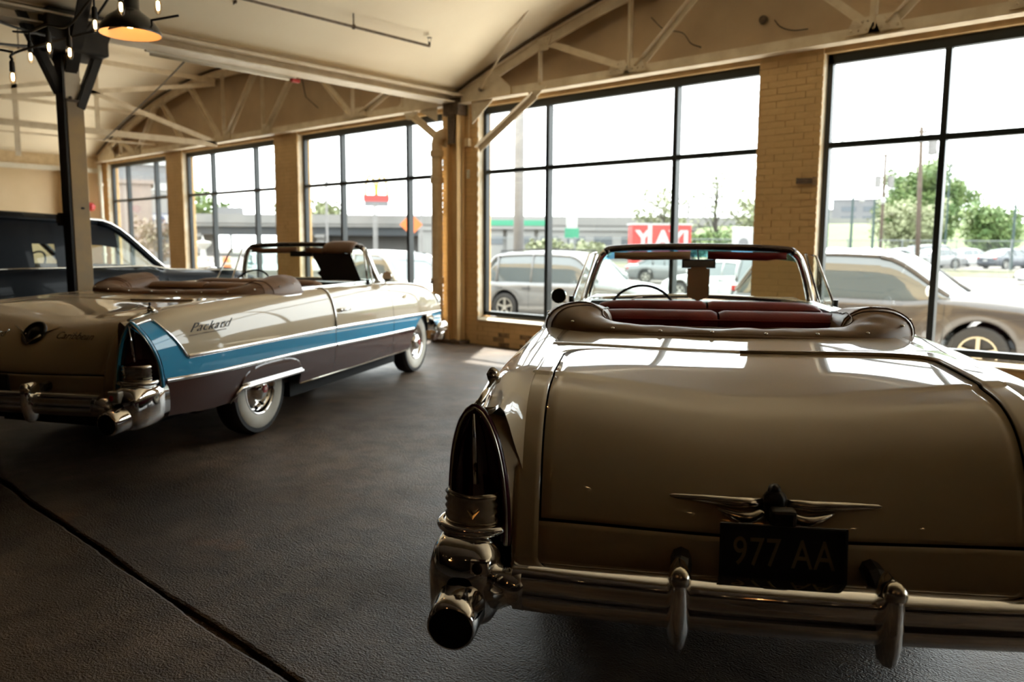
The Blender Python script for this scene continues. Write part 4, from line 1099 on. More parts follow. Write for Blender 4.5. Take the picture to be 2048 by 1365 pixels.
def packard(pose, label, up, mid, low, boot, seat, plate=False, crest=False):
    root = empty('convertible', (pose[0], pose[1], 0), pose[2], label=label, cat='car')
    # deck: trunk lid and surround
    RX = 1.0 / (.30 + 1.0)
    u0 = (.30 + .42) * RX                       # front edge of the lid x = -0.42
    # z of the lower lid seam .67 -> find u
    u1 = min((abs(prof(1 + k / 200, 0).z - .672), 1 + k / 200) for k in range(200))[1]
    def yl(u):
        if u > u0 + .16: return .685 - .01 * smooth((u - 1) / .8)
        f = min(1.0, max(0.0, 1 - (u - u0) / .16))
        return .685 * max(0.0, 1 - f ** 2.6) ** (1 / 2.6)
    us = [u0 + .16 * (k / 14) ** 1.8 for k in range(14)] + frange(u0 + .16, u1, 60)
    m = MB()
    m.grid([[prof(u, yl(u) * (j / 20)) for j in range(-20, 21)] for u in us])
    m.build('trunk_lid', up, root, smooth=True, solid=.014)
    g_ = .007
    m = MB()
    for s in (-1, 1):
        m.grid([[prof(u, s * lerp(yl(u) + g_, .762, j / 5)) for j in range(6)] for u in frange(u0 - .008, 2.0, 110)])
    m.grid([[prof(u, .762 * j / 20) for j in range(-20, 21)] for u in frange(0, u0 - .008, 12)])
    m.grid([[prof(u, (yl(u1) + g_) * j / 20) for j in range(-20, 21)] for u in frange(u1 + .012, 2.0, 14)])
    m.build('rear_deck', up, root, smooth=True, solid=.012)
    m = MB(); m.grid([[prof_n(u, .75 * j / 16, -.028) for j in range(-16, 17)] for u in frange(0.05, 1.97, 50)]); m.build('deck_gutter', 'cavity_dark', root, smooth=True)
    for s in (-1, 1):
        S = lambda x, r: (x, s * section(x, r)[0], section(x, r)[1])
        rr = frange(0, 1, 26)
        zr = [section(-1.2, r)[1] for r in rr]
        xe = [min(curve(XE, z), -1.30) if r > .25 else lerp(-1.385, -1.45, smooth(r / .25)) for z, r in zip(zr, rr)]
        xe = [curve(XE, z) if r > .3 else lerp(-1.385, curve(XE, 1.06), smooth(r / .16)) if r < .16 else curve(XE, min(1.06, z + .01)) for z, r in zip(zr, rr)]
        xb = [curve(XB, z) for z in zr]
        # quarter panel: cream, and the swept coloured end
        m = MB(); m.grid([[S(lerp(xb[i] + (0 if r > .30 else 0), .992, k / 60), r) for k in range(61)] for i, r in enumerate(rr)])
        m.build('quarter_panel', up, root, smooth=True, solid=0)
        ks = [i for i, r in enumerate(rr) if r > .36]
        m = MB(); m.grid([[S(lerp(xe[i], xb[i], k / 10), rr[i]) for k in range(11)] for i in ks])
        m.build('fin_panel', mid, root, smooth=True)
        m = MB(); m.grid([[S(lerp(xe[i], xb[i], k / 10), rr[i]) for k in range(11)] for i in range(ks[0] + 1)])
        m.build('fin_crown', up, root, smooth=True)
        def strip(name, x0, x1, n, top, bot, m_, clampf=None, rows=4, x0f=None, extra=()):
            q = MB(); P = []
            xs_ = sorted(set(frange(x0, x1, n) + list(extra)))
            for j in range(rows + 1):
                row = []
                for x in xs_:
                    zt, zb_ = top(x), bot(x); z = lerp(zt, zb_, j / rows)
                    if clampf: z = max(z, clampf(x))
                    xx = x
                    if x0f and x == xs_[0]: xx = x0f(z)
                    row.append((xx, s * sidey(xx, z), z))
                P.append(row)
            q.grid(P); return q.build(name, m_, root, smooth=True)
        st = lambda x: curve(STRIPE_T, x); sb = lambda x: curve(STRIPE_B, x)
        strip('side_stripe', -1.28, .992, 50, st, sb, mid, x0f=lambda z: curve(XE, z))
        strip('lower_quarter', -1.27, .992, 60, sb, bottom, low, rows=8, x0f=lambda z: curve(XE, z), extra=(-.462, -.458, .408, .412))
        # front fender
        m = MB(); m.grid([[S(lerp(2.288, 3.94, k / 50), r) for k in range(51)] for r in rr]); m.build('front_fender', up, root, smooth=True)
        ex = [3.25 + a * .44 for a in (-1.0, -.998, -.985, -.96, -.92, .92, .96, .985, .998, 1.0)]
        strip('fender_stripe', 2.288, 3.94, 40, st, sb, mid, arch_f, extra=ex)
        strip('lower_fender', 2.288, 3.94, 44, sb, bottom, low, arch_f, rows=8, extra=ex)
        # door
        d = None
        m = MB(); P = [[S(lerp(1.0, 2.28, k / 30), r) for k in range(31)] for r in rr]; m.grid(P)
        d = m.build('door', up, root, smooth=True, label=None)
        o = strip('door_stripe', 1.0, 2.28, 24, st, sb, mid); o.parent = d
        o = strip('door_lower', 1.0, 2.28, 24, sb, bottom, low, rows=6); o.parent = d
        q = MB(); q.box(1.0, 2.28, s * .80 - .01, s * .80 + .01, .4, 1.09); q.build('door_lining', seat, d)
        q = MB(); q.tube([(1.10, s * .972, .905), (1.12, s * 1.005, .91), (1.24, s * 1.005, .905), (1.26, s * .975, .90)], .012, 8); q.ball((1.10, s * .985, .905), .02, 8, 6); q.build('door_handle', 'chrome', d, smooth=True)
        # mouldings
        for zf, r_ in ((st, .012), (sb, .011)):
            for a, b in ((-1.03 if zf is st else -1.24, .985), (1.005, 2.275), (2.293, 3.9 if zf is st else 2.83)):
                q = MB(); xs_ = frange(a, b, 24)
                q.grid([[(x, s * (sidey(x, zf(x)) + dy), zf(x) + dz) for x in xs_] for dy, dz in ((-.002, .016), (.010, .012), (.014, 0), (.010, -.012), (-.002, -.016))])
                q.build('moulding', 'chrome', root, smooth=True)
        q = MB(); q.tube([(xb[i], s * (section(xb[i], r)[0] + .004), section(xb[i], r)[1] + .002) for i, r in enumerate(rr) if r > .36], .009, 6); q.tube([(x, s * (section(x, .36)[0]), section(x, .36)[1] + .003) for x in frange(-1.385, -1.24, 6)], .008, 6); q.build('fin_moulding', 'chrome', root, smooth=True)
        q = MB(); q.tube([(.996, s * (section(1.0, r)[0] + .006), section(1.0, r)[1]) for r in frange(.12, 1, 14)] , .010, 6)
        q.build('door_post_strip', 'chrome', root, smooth=True)
        q = MB(); q.tube([(x, s * .795 * tap(x), curve(ZC, x) + .006) for x in frange(.40, 2.26, 20)], .016, 8); q.build('sill_strip', 'chrome', root, smooth=True)
        q = MB(); q.tube([(x, s * .93, .335) for x in frange(.45, 2.8, 6)], .012, 6); q.build('rocker_strip', 'chrome_worn', root, smooth=True)
        # skirt
        q = MB(); xs_ = frange(-.455, .405, 30)
        q.grid([[(x, s * (sidey(x, z) + (.010 if 0 < j < 6 else .002)), z) for x in xs_ for z in [lerp(.46, .46 + .135 * (max(0, 1 - abs((x + .025) / .43) ** 3.5)) ** .5, j / 6)]] for j in range(7)])
        q.build('fender_skirt', low, root, smooth=True)
        q = MB(); q.tube([(-.56, s * .955, .355), (-.50, s * .975, .42)] + [(x, s * (sidey(x, .46) + .016), .452 + .004 * sin(x)) for x in frange(-.46, .40, 10)], [.004, .014] + [.017] * 11, 8)
        q.tube([(x, s * (sidey(x, .47) + .012), .474) for x in frange(-.45, .39, 8)], .008, 6); q.build('skirt_moulding', 'chrome', root, smooth=True)
        # wheels
        for wxx in (0.0, 3.25):
            M0 = T(wxx, s * .755, .362) @ Rx(-pi / 2 * s)
            q = MB(); q.lathe([(.205, .085), (.34, .085), (.352, .07), (.362, .04), (.363, -.04), (.352, -.08), (.20, -.085)], 48); q.lathe([(.312, .0875), (.345, .0885), (.352, .07)], 48)
            ty = q.build('tyre', 'tyre_black', root, smooth=True, ang=45); ty.matrix_basis = M0
            q = MB(); q.lathe([(.205, .086), (.225, .094), (.27, .098), (.30, .093), (.313, .086)], 48); q.build('whitewall', 'whitewall', ty, smooth=True)
            q = MB(); q.lathe([(.207, .088), (.198, .092), (.188, .075), (.175, .05), (.15, .045), (.145, .055), (.11, .058), (.10, .075), (.085, .105), (.05, .120), (.03, .124)], 40); q.build('wheel_disc', 'chrome', ty, smooth=True)
            q = MB(); q.lathe([(.034, .122), (.033, .132), (.001, .134)], 6); q.build('hub_emblem', 'red_gloss', ty)
            q = MB(); q.lathe([(.02, .132), (.0, .136)], 6); q.build('hub_cap', 'chrome', ty)
            q = MB()
            for k in range(12):
                a = 2 * pi * k / 12; q.ball((.16 * cos(a), .16 * sin(a), .052), (.012, .012, .010), 6, 4)
            q.build('slots', 'cavity_dark', ty)
        # tail lamp
        def face(v, w, d=0.0):
            """v height 0..1, w -1 inner .. 1 outer"""
            z = lerp(.60, 1.015, v); hw = .106 * max(0, 1 - v ** 2.3) ** .62; y = .880 + w * hw * .98
            y *= 1
            xo = curve(XE, z) - .012; xi = -1.445 + .03 * v
            x = lerp(xi, xo, smooth((w + 1) / 2) * .9) - .02 * (1 - w * w) + d
            return (x, s * y, z)
        tl = MB(); tl.grid([[face(v, w, .03) for w in frange(-1, 1, 12)] for v in frange(0, .999, 30)])
        L = tl.build('tail_lamp', 'lens_red', root, smooth=True)
        q = MB(); out = [face(v, -1) for v in frange(0, .999, 30)] + [face(v, 1) for v in reversed(frange(0, .999, 30))]
        q.tube(out, .013, 8); q.build('bezel', mid, L, smooth=True)
        q = MB(); q.tube([Vector(p) + Vector((-.012, 0, 0)) for p in out], .0045, 6); q.build('bezel_edge', 'chrome_worn', L, smooth=True)
        q = MB(); q.tube([face(.96, 0, -.005), face(.7, 0, -.012), face(.42, 0, -.012)], [.003, .007, .009], 8); q.build('spear', 'chrome', L, smooth=True)
        rows = []
        for z, rb in ((.755, .088), (.745, .100), (.733, .092), (.722, .101), (.710, .093), (.700, .101), (.688, .094), (.676, .101), (.66, .098), (.60, .100)):
            rows.append([(-1.385 - rb * cos(a) * .85 - .012 * cos(a) ** 8 * (z > .67), s * (.880 + rb * sin(a)), z) for a in frange(-pi / 2 * 1.05, pi / 2 * 1.05, 20)])
        q = MB(); q.grid(rows); q.build('ribbed_band', 'chrome_worn', L, smooth=True)
        q = MB(); q.add([(-1.485, s * .852, .715), (-1.495, s * .872, .69), (-1.485, s * .892, .715), (-1.49, s * .872, .70)], [(0, 1, 3), (1, 2, 3)]); q.build('chevron', 'gold_chrome', L)
        # cheek between the tail panel and the lamp
        rows = []
        for v in frange(0, 1, 24):
            z = lerp(.60, 1.010, v)
            if z < .825:
                u = min((abs(prof(1 + k / 300, .762).z - z), 1 + k / 300) for k in range(60, 299))[1]; p1 = prof(u, s * .762)
            else:
                r = min((abs(section(-1.385, k / 200)[1] - z), k / 200) for k in range(0, 80))[1]; y_, z_ = section(-1.385, r); p1 = Vector((-1.385, s * y_, z_))
            p2 = Vector(face(min(v, .998), -1)); rows.append([p1 + Vector((.004, 0, 0)), p1.lerp(p2, .5) + Vector((-.002, 0, 0)), p2])
        q = MB(); q.grid(rows); q.build('lamp_cheek', up, root, smooth=True)
        q = MB(); q.box(-1.28, -1.0, s * .83 - .03, s * .83 + .03, .45, .88); q.build('inner_block', 'cavity_dark', root)
        # finial
        q = MB(); q.tube([(-1.20, s * .862, 1.065), (-1.225, s * .862, 1.085)], .022, 10); q.tube([(-1.17, s * .862, 1.06), (-1.235, s * .862, 1.098)], .013, 10); q.tube([(-1.24, s * .862, 1.06), (-1.43, s * .866, 1.03)], [.014, .008], 8)
        o = q.build('aerial_base', 'chrome_worn', root, smooth=True)
        if crest:
            q = MB(); q.tube([(-1.225, s * .862, 1.08), (-1.228, s * .862, 1.115)], [.008, .005], 8); q.ball((-1.228, s * .862, 1.12), .009, 8, 6); q.build('aerial_tip', 'dash_black', o, smooth=True)
        # bumper end pod
        q = MB(); P = []
        for x, hy, z0, z1 in ((-1.245, .085, .42, .60), (-1.25, .105, .39, .635), (-1.35, .110, .37, .645), (-1.45, .112, .365, .642), (-1.52, .104, .37, .625), (-1.56, .080, .39, .59), (-1.57, .04, .43, .54)):
            zc_ = (z0 + z1) / 2; hz = (z1 - z0) / 2
            P.append([(x, s * (.895 + hy * math.copysign(abs(cos(a)) ** .6, cos(a))), zc_ + hz * math.copysign(abs(sin(a)) ** .6, sin(a))) for a in frange(0, 2 * pi, 32)])
        q.grid(P); pod = q.build('bumper_pod', 'chrome', root, smooth=True)
        q = MB(); q.tube([(-1.385 - .098 * cos(a), s * (.882 + .108 * sin(a)), .645) for a in frange(0, 2 * pi, 30)[:-1]], .017, 8, closed=True); q.build('pod_collar', 'chrome', pod, smooth=True)
        q = MB(); q.lathe([(.085, -.10), (.080, 0), (.074, .10), (.070, .145), (.062, .15), (.060, .02), (.001, .01)], 28, T(-1.53, s * .895, .452) @ Ry(-pi / 2 - .10)); q.build('exhaust_port', 'chrome', pod, smooth=True, ang=60)
        q = MB(); q.lathe([(.060, .10), (.001, .10)], 20, T(-1.53, s * .895, .452) @ Ry(-pi / 2 - .10)); q.build('port_bore', 'cavity_dark', pod)
        q = MB(); q.cbox((-1.572, s * .835, .575) if plate else (-1.556, s * .862, .580), (.02, .055, .05) if plate else (.05, .080, .070)); q.build('reversing_lamp', 'chrome' if plate else 'lens_clear', pod, bevel=.008)
        q = MB(); q.ball((-1.583, s * (.84 if plate else .852), .575), (.006, .016, .018), 8, 6); q.build('lamp_dot', 'dark_trim' if plate else 'red_gloss', pod)
        q = MB(); q.tube([(-1.50, s * .79, .50), (-1.535, s * .745, .512), (-1.55, s * .70, .515)], [.075, .055, .062], 14); q.build('pod_neck', 'chrome', pod, smooth=True)
        # head lamp and front bumper end
        q = MB(); q.lathe([(.001, .03), (.06, .025), (.09, .0)], 20, T(3.93, s * .78, .80) @ Ry(pi / 2)); hl = q.build('head_lamp', 'lens_clear', root, smooth=True)
        q = MB(); q.lathe([(.09, .01), (.115, .03), (.125, -.02), (.13, -.12)], 24, T(3.93, s * .78, .80) @ Ry(pi / 2)); q.build('lamp_rim', 'chrome', hl, smooth=True)
        q = MB(); q.tube([(3.60, s * .97, .50), (3.80, s * .96, .50), (3.98, s * .88, .50), (4.06, s * .7, .50)], [.04, .075, .085, .085], 14); q.ball((4.06, s * .72, .52), (.12, .10, .10), 14, 10); q.tube([(4.0, s * .86, .43), (3.96, s * .86, .33)], [.07, .045], 12)
        q.build('front_bumper_end', 'chrome', root, smooth=True)
        # round side mirror
        if (s > 0) == plate:
            mx, my, mz = (1.78, s * .965, 1.155) if s > 0 else (2.25, s * .93, 1.17)
            q = MB(); q.tube([(mx + .08, s * (abs(my) - .06), 1.09), (mx + .02, my, mz - .02)], .009, 6); q.lathe([(.001, .02), (.03, .018), (.055, .0), (.052, -.01)], 20, T(mx, my, mz) @ Ry(pi / 2)); mr = q.build('side_mirror', 'chrome_worn', root, smooth=True, ang=50)
            q = MB(); q.lathe([(.001, 0), (.050, 0)], 20, T(mx - .011, my, mz) @ Ry(-pi / 2)); q.build('mirror_glass', 'dash_black' if plate else 'mirror_face', mr)
        # vent window and pillar
        q = MB()
        Q = [(2.10, .835, 1.10), (2.17, .735, 1.455), (2.02, .775, 1.44), (1.88, .885, 1.10)]
        Q = [Vector((a, s * b, c)) for a, b, c in Q]
        q.tube(Q, .009, 6, closed=True); vw = q.build('vent_window', 'chrome', root, smooth=True)
        q = MB(); q.add(Q, [(0, 1, 2, 3)]); q.build('vent_glass', 'car_pane', vw)
        q = MB(); q.tube([Q[3] + Vector((0, 0, .0)), Q[3] + Vector((.0, 0, .05))], .02, 8); q.build('vent_latch', 'dash_black', vw)
        q = MB(); pp = cr([(2.30, s * .81, 1.10), (2.245, s * .765, 1.25), (2.215, s * .71, 1.40), (2.215, s * .665, 1.46)], 6)
        q.tube(pp, [.026] * (len(pp) - 1) + [.022], 8); q.tube([p + Vector((.025, s * .006, 0)) for p in pp], .02, 8); q.build('windscreen_pillar', 'chrome', root, smooth=True)
        # sun visor
        q = MB(); q.grid([[(2.14 - .01 * i, s * lerp(.06, .60, j / 8), 1.465 - .055 * i * (1 if j < 7 else .8) + .01 * j / 8 * (-1)) for j in range(9)] for i in (0, .5, 1)]); q.build('sun_visor', 'card_tan' if plate and s > 0 else seat, root, smooth=True, solid=.018)
    # emblem etc. windscreen
    hd = cr([(2.215, -.665, 1.46), (2.25, -.62, 1.478), (2.31, -.40, 1.492), (2.335, 0, 1.498), (2.31, .40, 1.492), (2.25, .62, 1.478), (2.215, .665, 1.46)], 6)
    q = MB(); q.tube(hd, .027, 10); q.tube([p + Vector((-.02, 0, -.004)) for p in hd], .02, 8); q.build('windscreen_header', 'dark_trim', root, smooth=True)
    bs = cr([(2.30, -.81, 1.10), (2.44, -.66, 1.105), (2.56, -.35, 1.115), (2.60, 0, 1.12), (2.56, .35, 1.115), (2.44, .66, 1.105), (2.30, .81, 1.10)], 6)
    q = MB(); q.tube(bs, .016, 8); q.build('windscreen_base', 'chrome', root, smooth=True)
    q = MB(); q.grid([[b.lerp(h, k / 8 * .80) for b, h in zip(bs, hd)] for k in range(9)]); ws = q.build('windscreen', 'car_pane', root, smooth=True)
    q = MB(); q.grid([[b.lerp(h, lerp(.80, 1, k / 2)) for b, h in zip(bs, hd)] for k in range(3)]); q.build('tint_band', 'tint_band' if plate else 'car_pane', ws, smooth=True)
    # cowl, hood, dash
    q = MB(); q.grid([[(lerp(b.x + .01, 2.66, k / 4), lerp(b.y, b.y * .93, k / 4), 1.102 + .004 * k) for b in bs] for k in range(5)]); q.build('cowl', up, root, smooth=True)
    def hood(x, y):
        k = smooth(min(abs(y) / .84, 1)); return (x, y * tap(x), lerp(curve(ZM, x) + .006, curve(ZC, x) - .004, k))
    q = MB(); q.grid([[hood(x, .62 * j / 12) for j in range(-12, 13)] for x in frange(2.665, 3.80, 24)]); q.build('bonnet', up, root, smooth=True)
    q = MB()
    for s in (-1, 1): q.grid([[hood(x, s * lerp(.626, .765, j / 3)) for j in range(4)] for x in frange(2.35, 3.92, 26)])
    q.build('fender_inner', up, root, smooth=True)
    q = MB(); q.grid([[(3.80 + .14 * sin(t * pi / 2 * .9), .76 * j / 12 * .95, lerp(.915, .42, t)) for j in range(-12, 13)] for t in frange(0, 1, 8)]); q.build('nose', 'chrome_worn', root, smooth=True)
    q = MB()
    for z in (.60, .66, .72): q.tube([(3.97, -.6, z), (4.0, 0, z), (3.97, .6, z)], .016, 8)
    q.tube([(4.06, -.72, .50), (4.12, 0, .50), (4.06, .72, .50)], .075, 12); q.build('grille_and_bumper', 'chrome', root, smooth=True)
    q = MB(); q.grid([[(lerp(2.06, 2.58 - .28 * abs(j / 12) ** 2.2, i / 5), .79 * j / 12, 1.085 + .02 * sin(i / 5 * pi) - .12 * (i == 0)) for j in range(-12, 13)] for i in range(6)]); q.build('dashboard', 'dash_black', root, smooth=True)
    q = MB()
    for y in (.55, .42, .28): q.lathe([(.05, 0), (.045, .02), (.001, .02)], 16, T(2.06, y, 1.02) @ Ry(-pi / 2))
    q.build('gauges', 'chrome', root)
    # steering wheel
    SW = T(1.78, .39, 1.03) @ Ry(-radians(62))
    q = MB(); q.tube([SW @ Vector((.225 * cos(a), .225 * sin(a), 0)) for a in frange(0, 2 * pi, 40)[:-1]], .010, 8, closed=True); sw = q.build('steering_wheel', 'dash_black', root, smooth=True)
    q = MB(); q.tube([SW @ Vector((0, .22, 0)), SW @ Vector((0, 0, -.03)), SW @ Vector((0, -.22, 0))], .009, 8); q.ball(SW @ Vector((0, 0, -.02)), .04, 12, 8); q.tube([SW @ Vector((0, 0, -.03)), SW @ Vector((0, 0, -.30))], .025, 10); q.build('column', 'chrome_worn', sw, smooth=True)
    q = MB(); q.tube([SW @ Vector((.14 * cos(a), .14 * sin(a), -.008)) for a in frange(-pi * .0, pi, 20)], .005, 6); q.build('horn_ring', 'chrome', sw, smooth=True)
    # interior
    MB().box(-.0, 2.6, -.79, .79, .33, .38).build('cabin_floor', 'carpet_dark', root)
    MB().box(.50, 2.70, -.80, .80, .20, .34).build('underbody', 'cavity_dark', root)
    MB().box(-1.05, -.48, -.56, .56, .25, .40).build('fuel_tank', 'cavity_dark', root)
    MB().box(-.48, .5, -.60, .60, .24, .36).build('axle_pan', 'cavity_dark', root)
    MB().box(2.7, 3.75, -.60, .60, .22, .36).build('front_pan', 'cavity_dark', root)
    for x0, x1 in ((-1.28, -.5), (.5, 2.75)): MB().box(x0, x1, -.80, .80, .33, .42).build('sill_box', 'cavity_dark', root)
    q = MB()
    for s in (-1, 1): q.box(-1.2, 3.8, s * .63 - .01, s * .63 + .01, .33, .98)
    q.box(-.02, .0, -.78, .78, .35, 1.06); q.box(2.57, 2.6, -.78, .78, .35, 1.08); q.build('inner_walls', 'cavity_dark', root)
    for nm, xa, zt, yh, tk, pl in (('rear_seat', .46, 1.168, .70, .20, 2), ('front_seat', 1.22, 1.168, .68, .18, 2)):
        q = MB(); n = 48
        for half in (-1, 1):
            P = []
            for k in range(13):
                t = k / 12; a = -pi * .5 + pi * t
                row = []
                for j in range(n // 2 + 1):
                    f = j / (n // 2); y = half * lerp(.006, yh, f); e = max(0, 1 - (f) ** 9) ** .5 if f < 1 else 0
                    e2 = min(1, (f * 24) ** .5) if f < .05 else 1
                    zz = zt - .055 * (1 - e) - .012 * (1 - e2) + .006 * sin(j * 2.2) * 0
                    row.append((xa + tk * .5 + tk * .5 * sin(a) * 1.0, y, zz - .06 + .06 * cos(a)))
                P.append(row)
            P = [[(p[0] - .14 if False else p[0] - .10, p[1], .45) for p in P[0]]] + P + [[(p[0] + .02, p[1], .45) for p in P[-1]]]
            q.grid(P)
        st_ = q.build(nm, seat, root, smooth=True, ang=60)
        q = MB(); q.box(xa + .1, xa + .62, -yh, yh, .45, .64); q.build('cushion', seat, st_, bevel=.05)
        q = MB(); q.tube([(xa - .005 + 0.0, y, zt - .045 + .0) for y in (-yh * .96, 0, yh * .96)], .006, 6); q.build('piping', seat, st_)
    # folded-top cover
    path = cr([(.66, -.70, 0), (.42, -.715, 0), (.18, -.69, 0), (.055, -.56, 0), (.015, -.30, 0), (.0, 0, 0), (.015, .30, 0), (.055, .56, 0), (.18, .69, 0), (.42, .715, 0), (.66, .70, 0)], 8)
    q = MB(); P = []; n = len(path); 
    for i, p in enumerate(path):
        f = abs(2 * i / (n - 1) - 1)              # 1 at the arm fronts, 0 in the middle
        h = curve([(0, .03), (.25, .04), (.45, .065), (.62, .10), (.76, .135), (.88, .15), (.97, .15), (1, .13)] if crest else [(0, .030), (.25, .038), (.45, .072), (.58, .112), (.70, .130), (.82, .118), (.93, .105), (1, .085)], f)
        w = curve([(0, .085), (.3, .09), (.5, .12), (.65, .16), (.8, .175), (1, .165)], f)
        if i in (0, n - 1): h *= .25; w *= .9
        t = (path[min(i + 1, n - 1)] - path[max(i - 1, 0)]).normalized(); nr = Vector((t.y, -t.x, 0))
        row = []
        for k in range(15):
            a = pi * k / 14; c = -cos(a); hh = max(0, sin(a)) ** .75
            pos = p + nr * (c * w) * -1
            wr = .010 * noise.noise(Vector((i * .35, k * .25, 3.3))) + .008 * noise.noise(Vector((i * .9 + k * .5, k * .3, 7))) * f
            row.append((pos.x, pos.y, 1.088 + .010 * (1 - abs(pos.y)) + h * hh + (wr * hh)))
        P.append(row)
    q.grid(P); bt = q.build('top_boot', boot, root, smooth=True, sub=1)
    q = MB()
    for i in (14, 16, 64, 66):
        if i < n: q.tube([Vector(v) + Vector((0, 0, .002)) for v in P[i]], .004, 5)
    q.tube([Vector(P[i][3]) + Vector((0, 0, .004)) for i in range(n)], .0035, 5); q.build('seam', boot, bt, smooth=True)
    q = MB(); q.tube([Vector((P[i][k_][0], P[i][k_][1], P[i][k_][2] - .0)) for i in range(1, n - 1) for k_ in (0 if abs(P[2][14][1]) < abs(P[2][0][1]) else 14,)], .012, 6); q.build('hem', boot, bt, smooth=True)
    ko = 14 if abs(P[2][14][1]) > abs(P[2][0][1]) else 0
    q = MB(); q.tube([Vector((P[i][ko][0], P[i][ko][1] * 1.01, P[i][ko][2] - .012)) for i in range(1, n - 1)], .008, 6); q.build('boot_rail', 'chrome', root, smooth=True)
    for i in range(6, n - 6, 6):
        q = MB(); v = Vector(P[i][12]); q.ball(v + Vector((0, 0, .004)), (.010, .010, .006), 8, 5); q.build('snap', 'chrome_worn' if plate else 'chrome', bt, smooth=True)
    # rear bumper bar
    q = MB(); P = []
    for y in frange(-.74, .74, 40):
        x = -1.545 - .045 * (1 - (y / .74) ** 2); zo = .512
        P.append([(x + a, y, zo + b) for a, b in ((.05, .075), (.0, .072), (-.028, .058), (-.034, .035), (-.020, .014), (-.030, -.004), (-.036, -.030), (-.022, -.056), (.01, -.068), (.05, -.07))])
    q.grid(P); bp = q.build('rear_bumper', 'chrome', root, smooth=True)
    for s in (-1, 1):
        q = MB(); P = []
        for z, w_, d_ in ((.40, .010, .02), (.415, .024, .045), (.46, .031, .06), (.53, .034, .07), (.59, .031, .072), (.62, .026, .066), (.638, .016, .05), (.645, .002, .035)):
            P.append([(-1.60 - d_ * cos(a) * 1.0, s * .272 + w_ * sin(a), z) for a in frange(0, 2 * pi, 20)])
        q.grid(P); gd = q.build('bumper_guard', 'chrome', bp, smooth=True)
        q = MB(); q.ball((-1.64, s * .272, .615), (.032, .031, .032), 14, 8); q.build('guard_cap', 'chrome_worn', gd, smooth=True)
        q = MB(); q.tube([(-1.56, s * .272, .56), (-1.50, s * .262, .60), (-1.44, s * .26, .60)], .03, 8); q.build('guard_bracket', 'dash_black', gd)
    R0 = Rz(-pi / 2)                              # local +y of lettering faces up, reading seen from behind
    def back(x, y, z, tilt=0.0): return T(x, y, z) @ Rz(-pi / 2) @ Rx(pi / 2 - tilt)
    if plate:
        q = MB(); q.cbox((0, 0, 0), (.345, .20, .008)); pl = q.build('number_plate', 'plate_black', root, bevel=.006); pl.matrix_basis = back(-1.50, -.015, .628, .10)
        q = MB()
        for a, b in (((-.165, -.093), (.165, -.093)), ((.165, -.093), (.165, .093)), ((.165, .093), (-.165, .093)), ((-.165, .093), (-.165, -.093))): q.beam((*a, .006), (*b, .006), .006, .004)
        q.build('plate_rim', 'dash_black', pl)
        text('977 AA', 'plate_lettering', .115, 'plate_gold', pl, T(.0, .018, .006), .0015, sx=.74, space=1.05)
        text('25', 'plate_small_lettering', .024, 'plate_gold', pl, T(-.085, -.062, .006), .001)
        q = MB(); q.cbox((-1.47, -.015, .745), (.05, .07, .05)); q.build('plate_bracket', 'dash_black', root, bevel=.01)
        # bird emblem with long spears
        E0 = empty('trunk_emblem', (0, 0, 0), parent=root)
        for s in (-1, 1):
            q = MB(); q.tube([(-1.415, s * .035, .765), (-1.425, s * .10, .765), (-1.405, s * .20, .765), (-1.390, s * .30, .764), (-1.370, s * .41, .763)], [.017, .017, .013, .008, .001], 10); q.build('spear', 'chrome_worn', E0, smooth=True)
            q = MB(); P = cr([(-1.43, s * .03, .745), (-1.445, s * .07, .728), (-1.435, s * .115, .730), (-1.415, s * .165, .745)], 4); q.tube(P, [.012, .014, .016, .017, .018, .018, .018, .016, .015, .013, .010, .006, .003][:len(P)], 8)
            q.build('wing', 'chrome_worn', E0, smooth=True)
        q = MB(); q.ball((-1.415, 0, .775), (.025, .036, .034), 12, 8); q.ball((-1.41, 0, .806), (.02, .018, .018), 10, 6); q.tube([(-1.415, .01, .815), (-1.435, .022, .808)], [.009, .002], 6); q.ball((-1.425, 0, .735), (.02, .026, .03), 10, 6)
        q.tube([(-1.42, 0, .72), (-1.43, 0, .70)], [.02, .005], 8); q.build('bird', 'dash_black', E0, smooth=True)
        # mirror and hanging card
        q = MB(); q.tube([(2.30, 0, 1.475), (2.16, 0, 1.40)], .007, 6); q.cbox((2.14, 0, 1.378), (.03, .235, .062)); mi = q.build('rear_view_mirror', 'dash_black', root, bevel=.012)
        q = MB(); q.grid([[(2.112 + .25 * (dz + .023), y, 1.378 + dz) for y in (-.108, .108)] for dz in (-.023, .023)]); q.build('mirror_glass', 'mirror_face', mi)
        q = MB(); q.prism([(-.05, .125), (.05, .125), (.055, .11), (.078, .11), (.078, .0), (.072, -.01), (.078, -.02), (.078, -.09), (.06, -.10), (.02, -.115), (0, -.13), (-.02, -.115), (-.06, -.10), (-.078, -.09), (-.078, -.02), (-.072, -.01), (-.078, 0), (-.078, .11), (-.055, .11)], back(2.12, 0, 1.235), .004)
        card = q.build('hanging_card', 'card_tan', root, label='tan shield-shaped card hanging under the mirror')
    else:
        q = MB(); q.tube([(2.30, 0, 1.475), (2.16, 0, 1.42)], .007, 6); q.cbox((2.14, 0, 1.398), (.03, .26, .058)); mi = q.build('rear_view_mirror', 'dash_black', root, bevel=.012)
        q = MB(); q.grid([[(2.112 + .25 * (dz + .02), y, 1.398 + dz) for y in (-.12, .12)] for dz in (-.02, .02)]); q.build('mirror_glass', 'dash_black', mi)
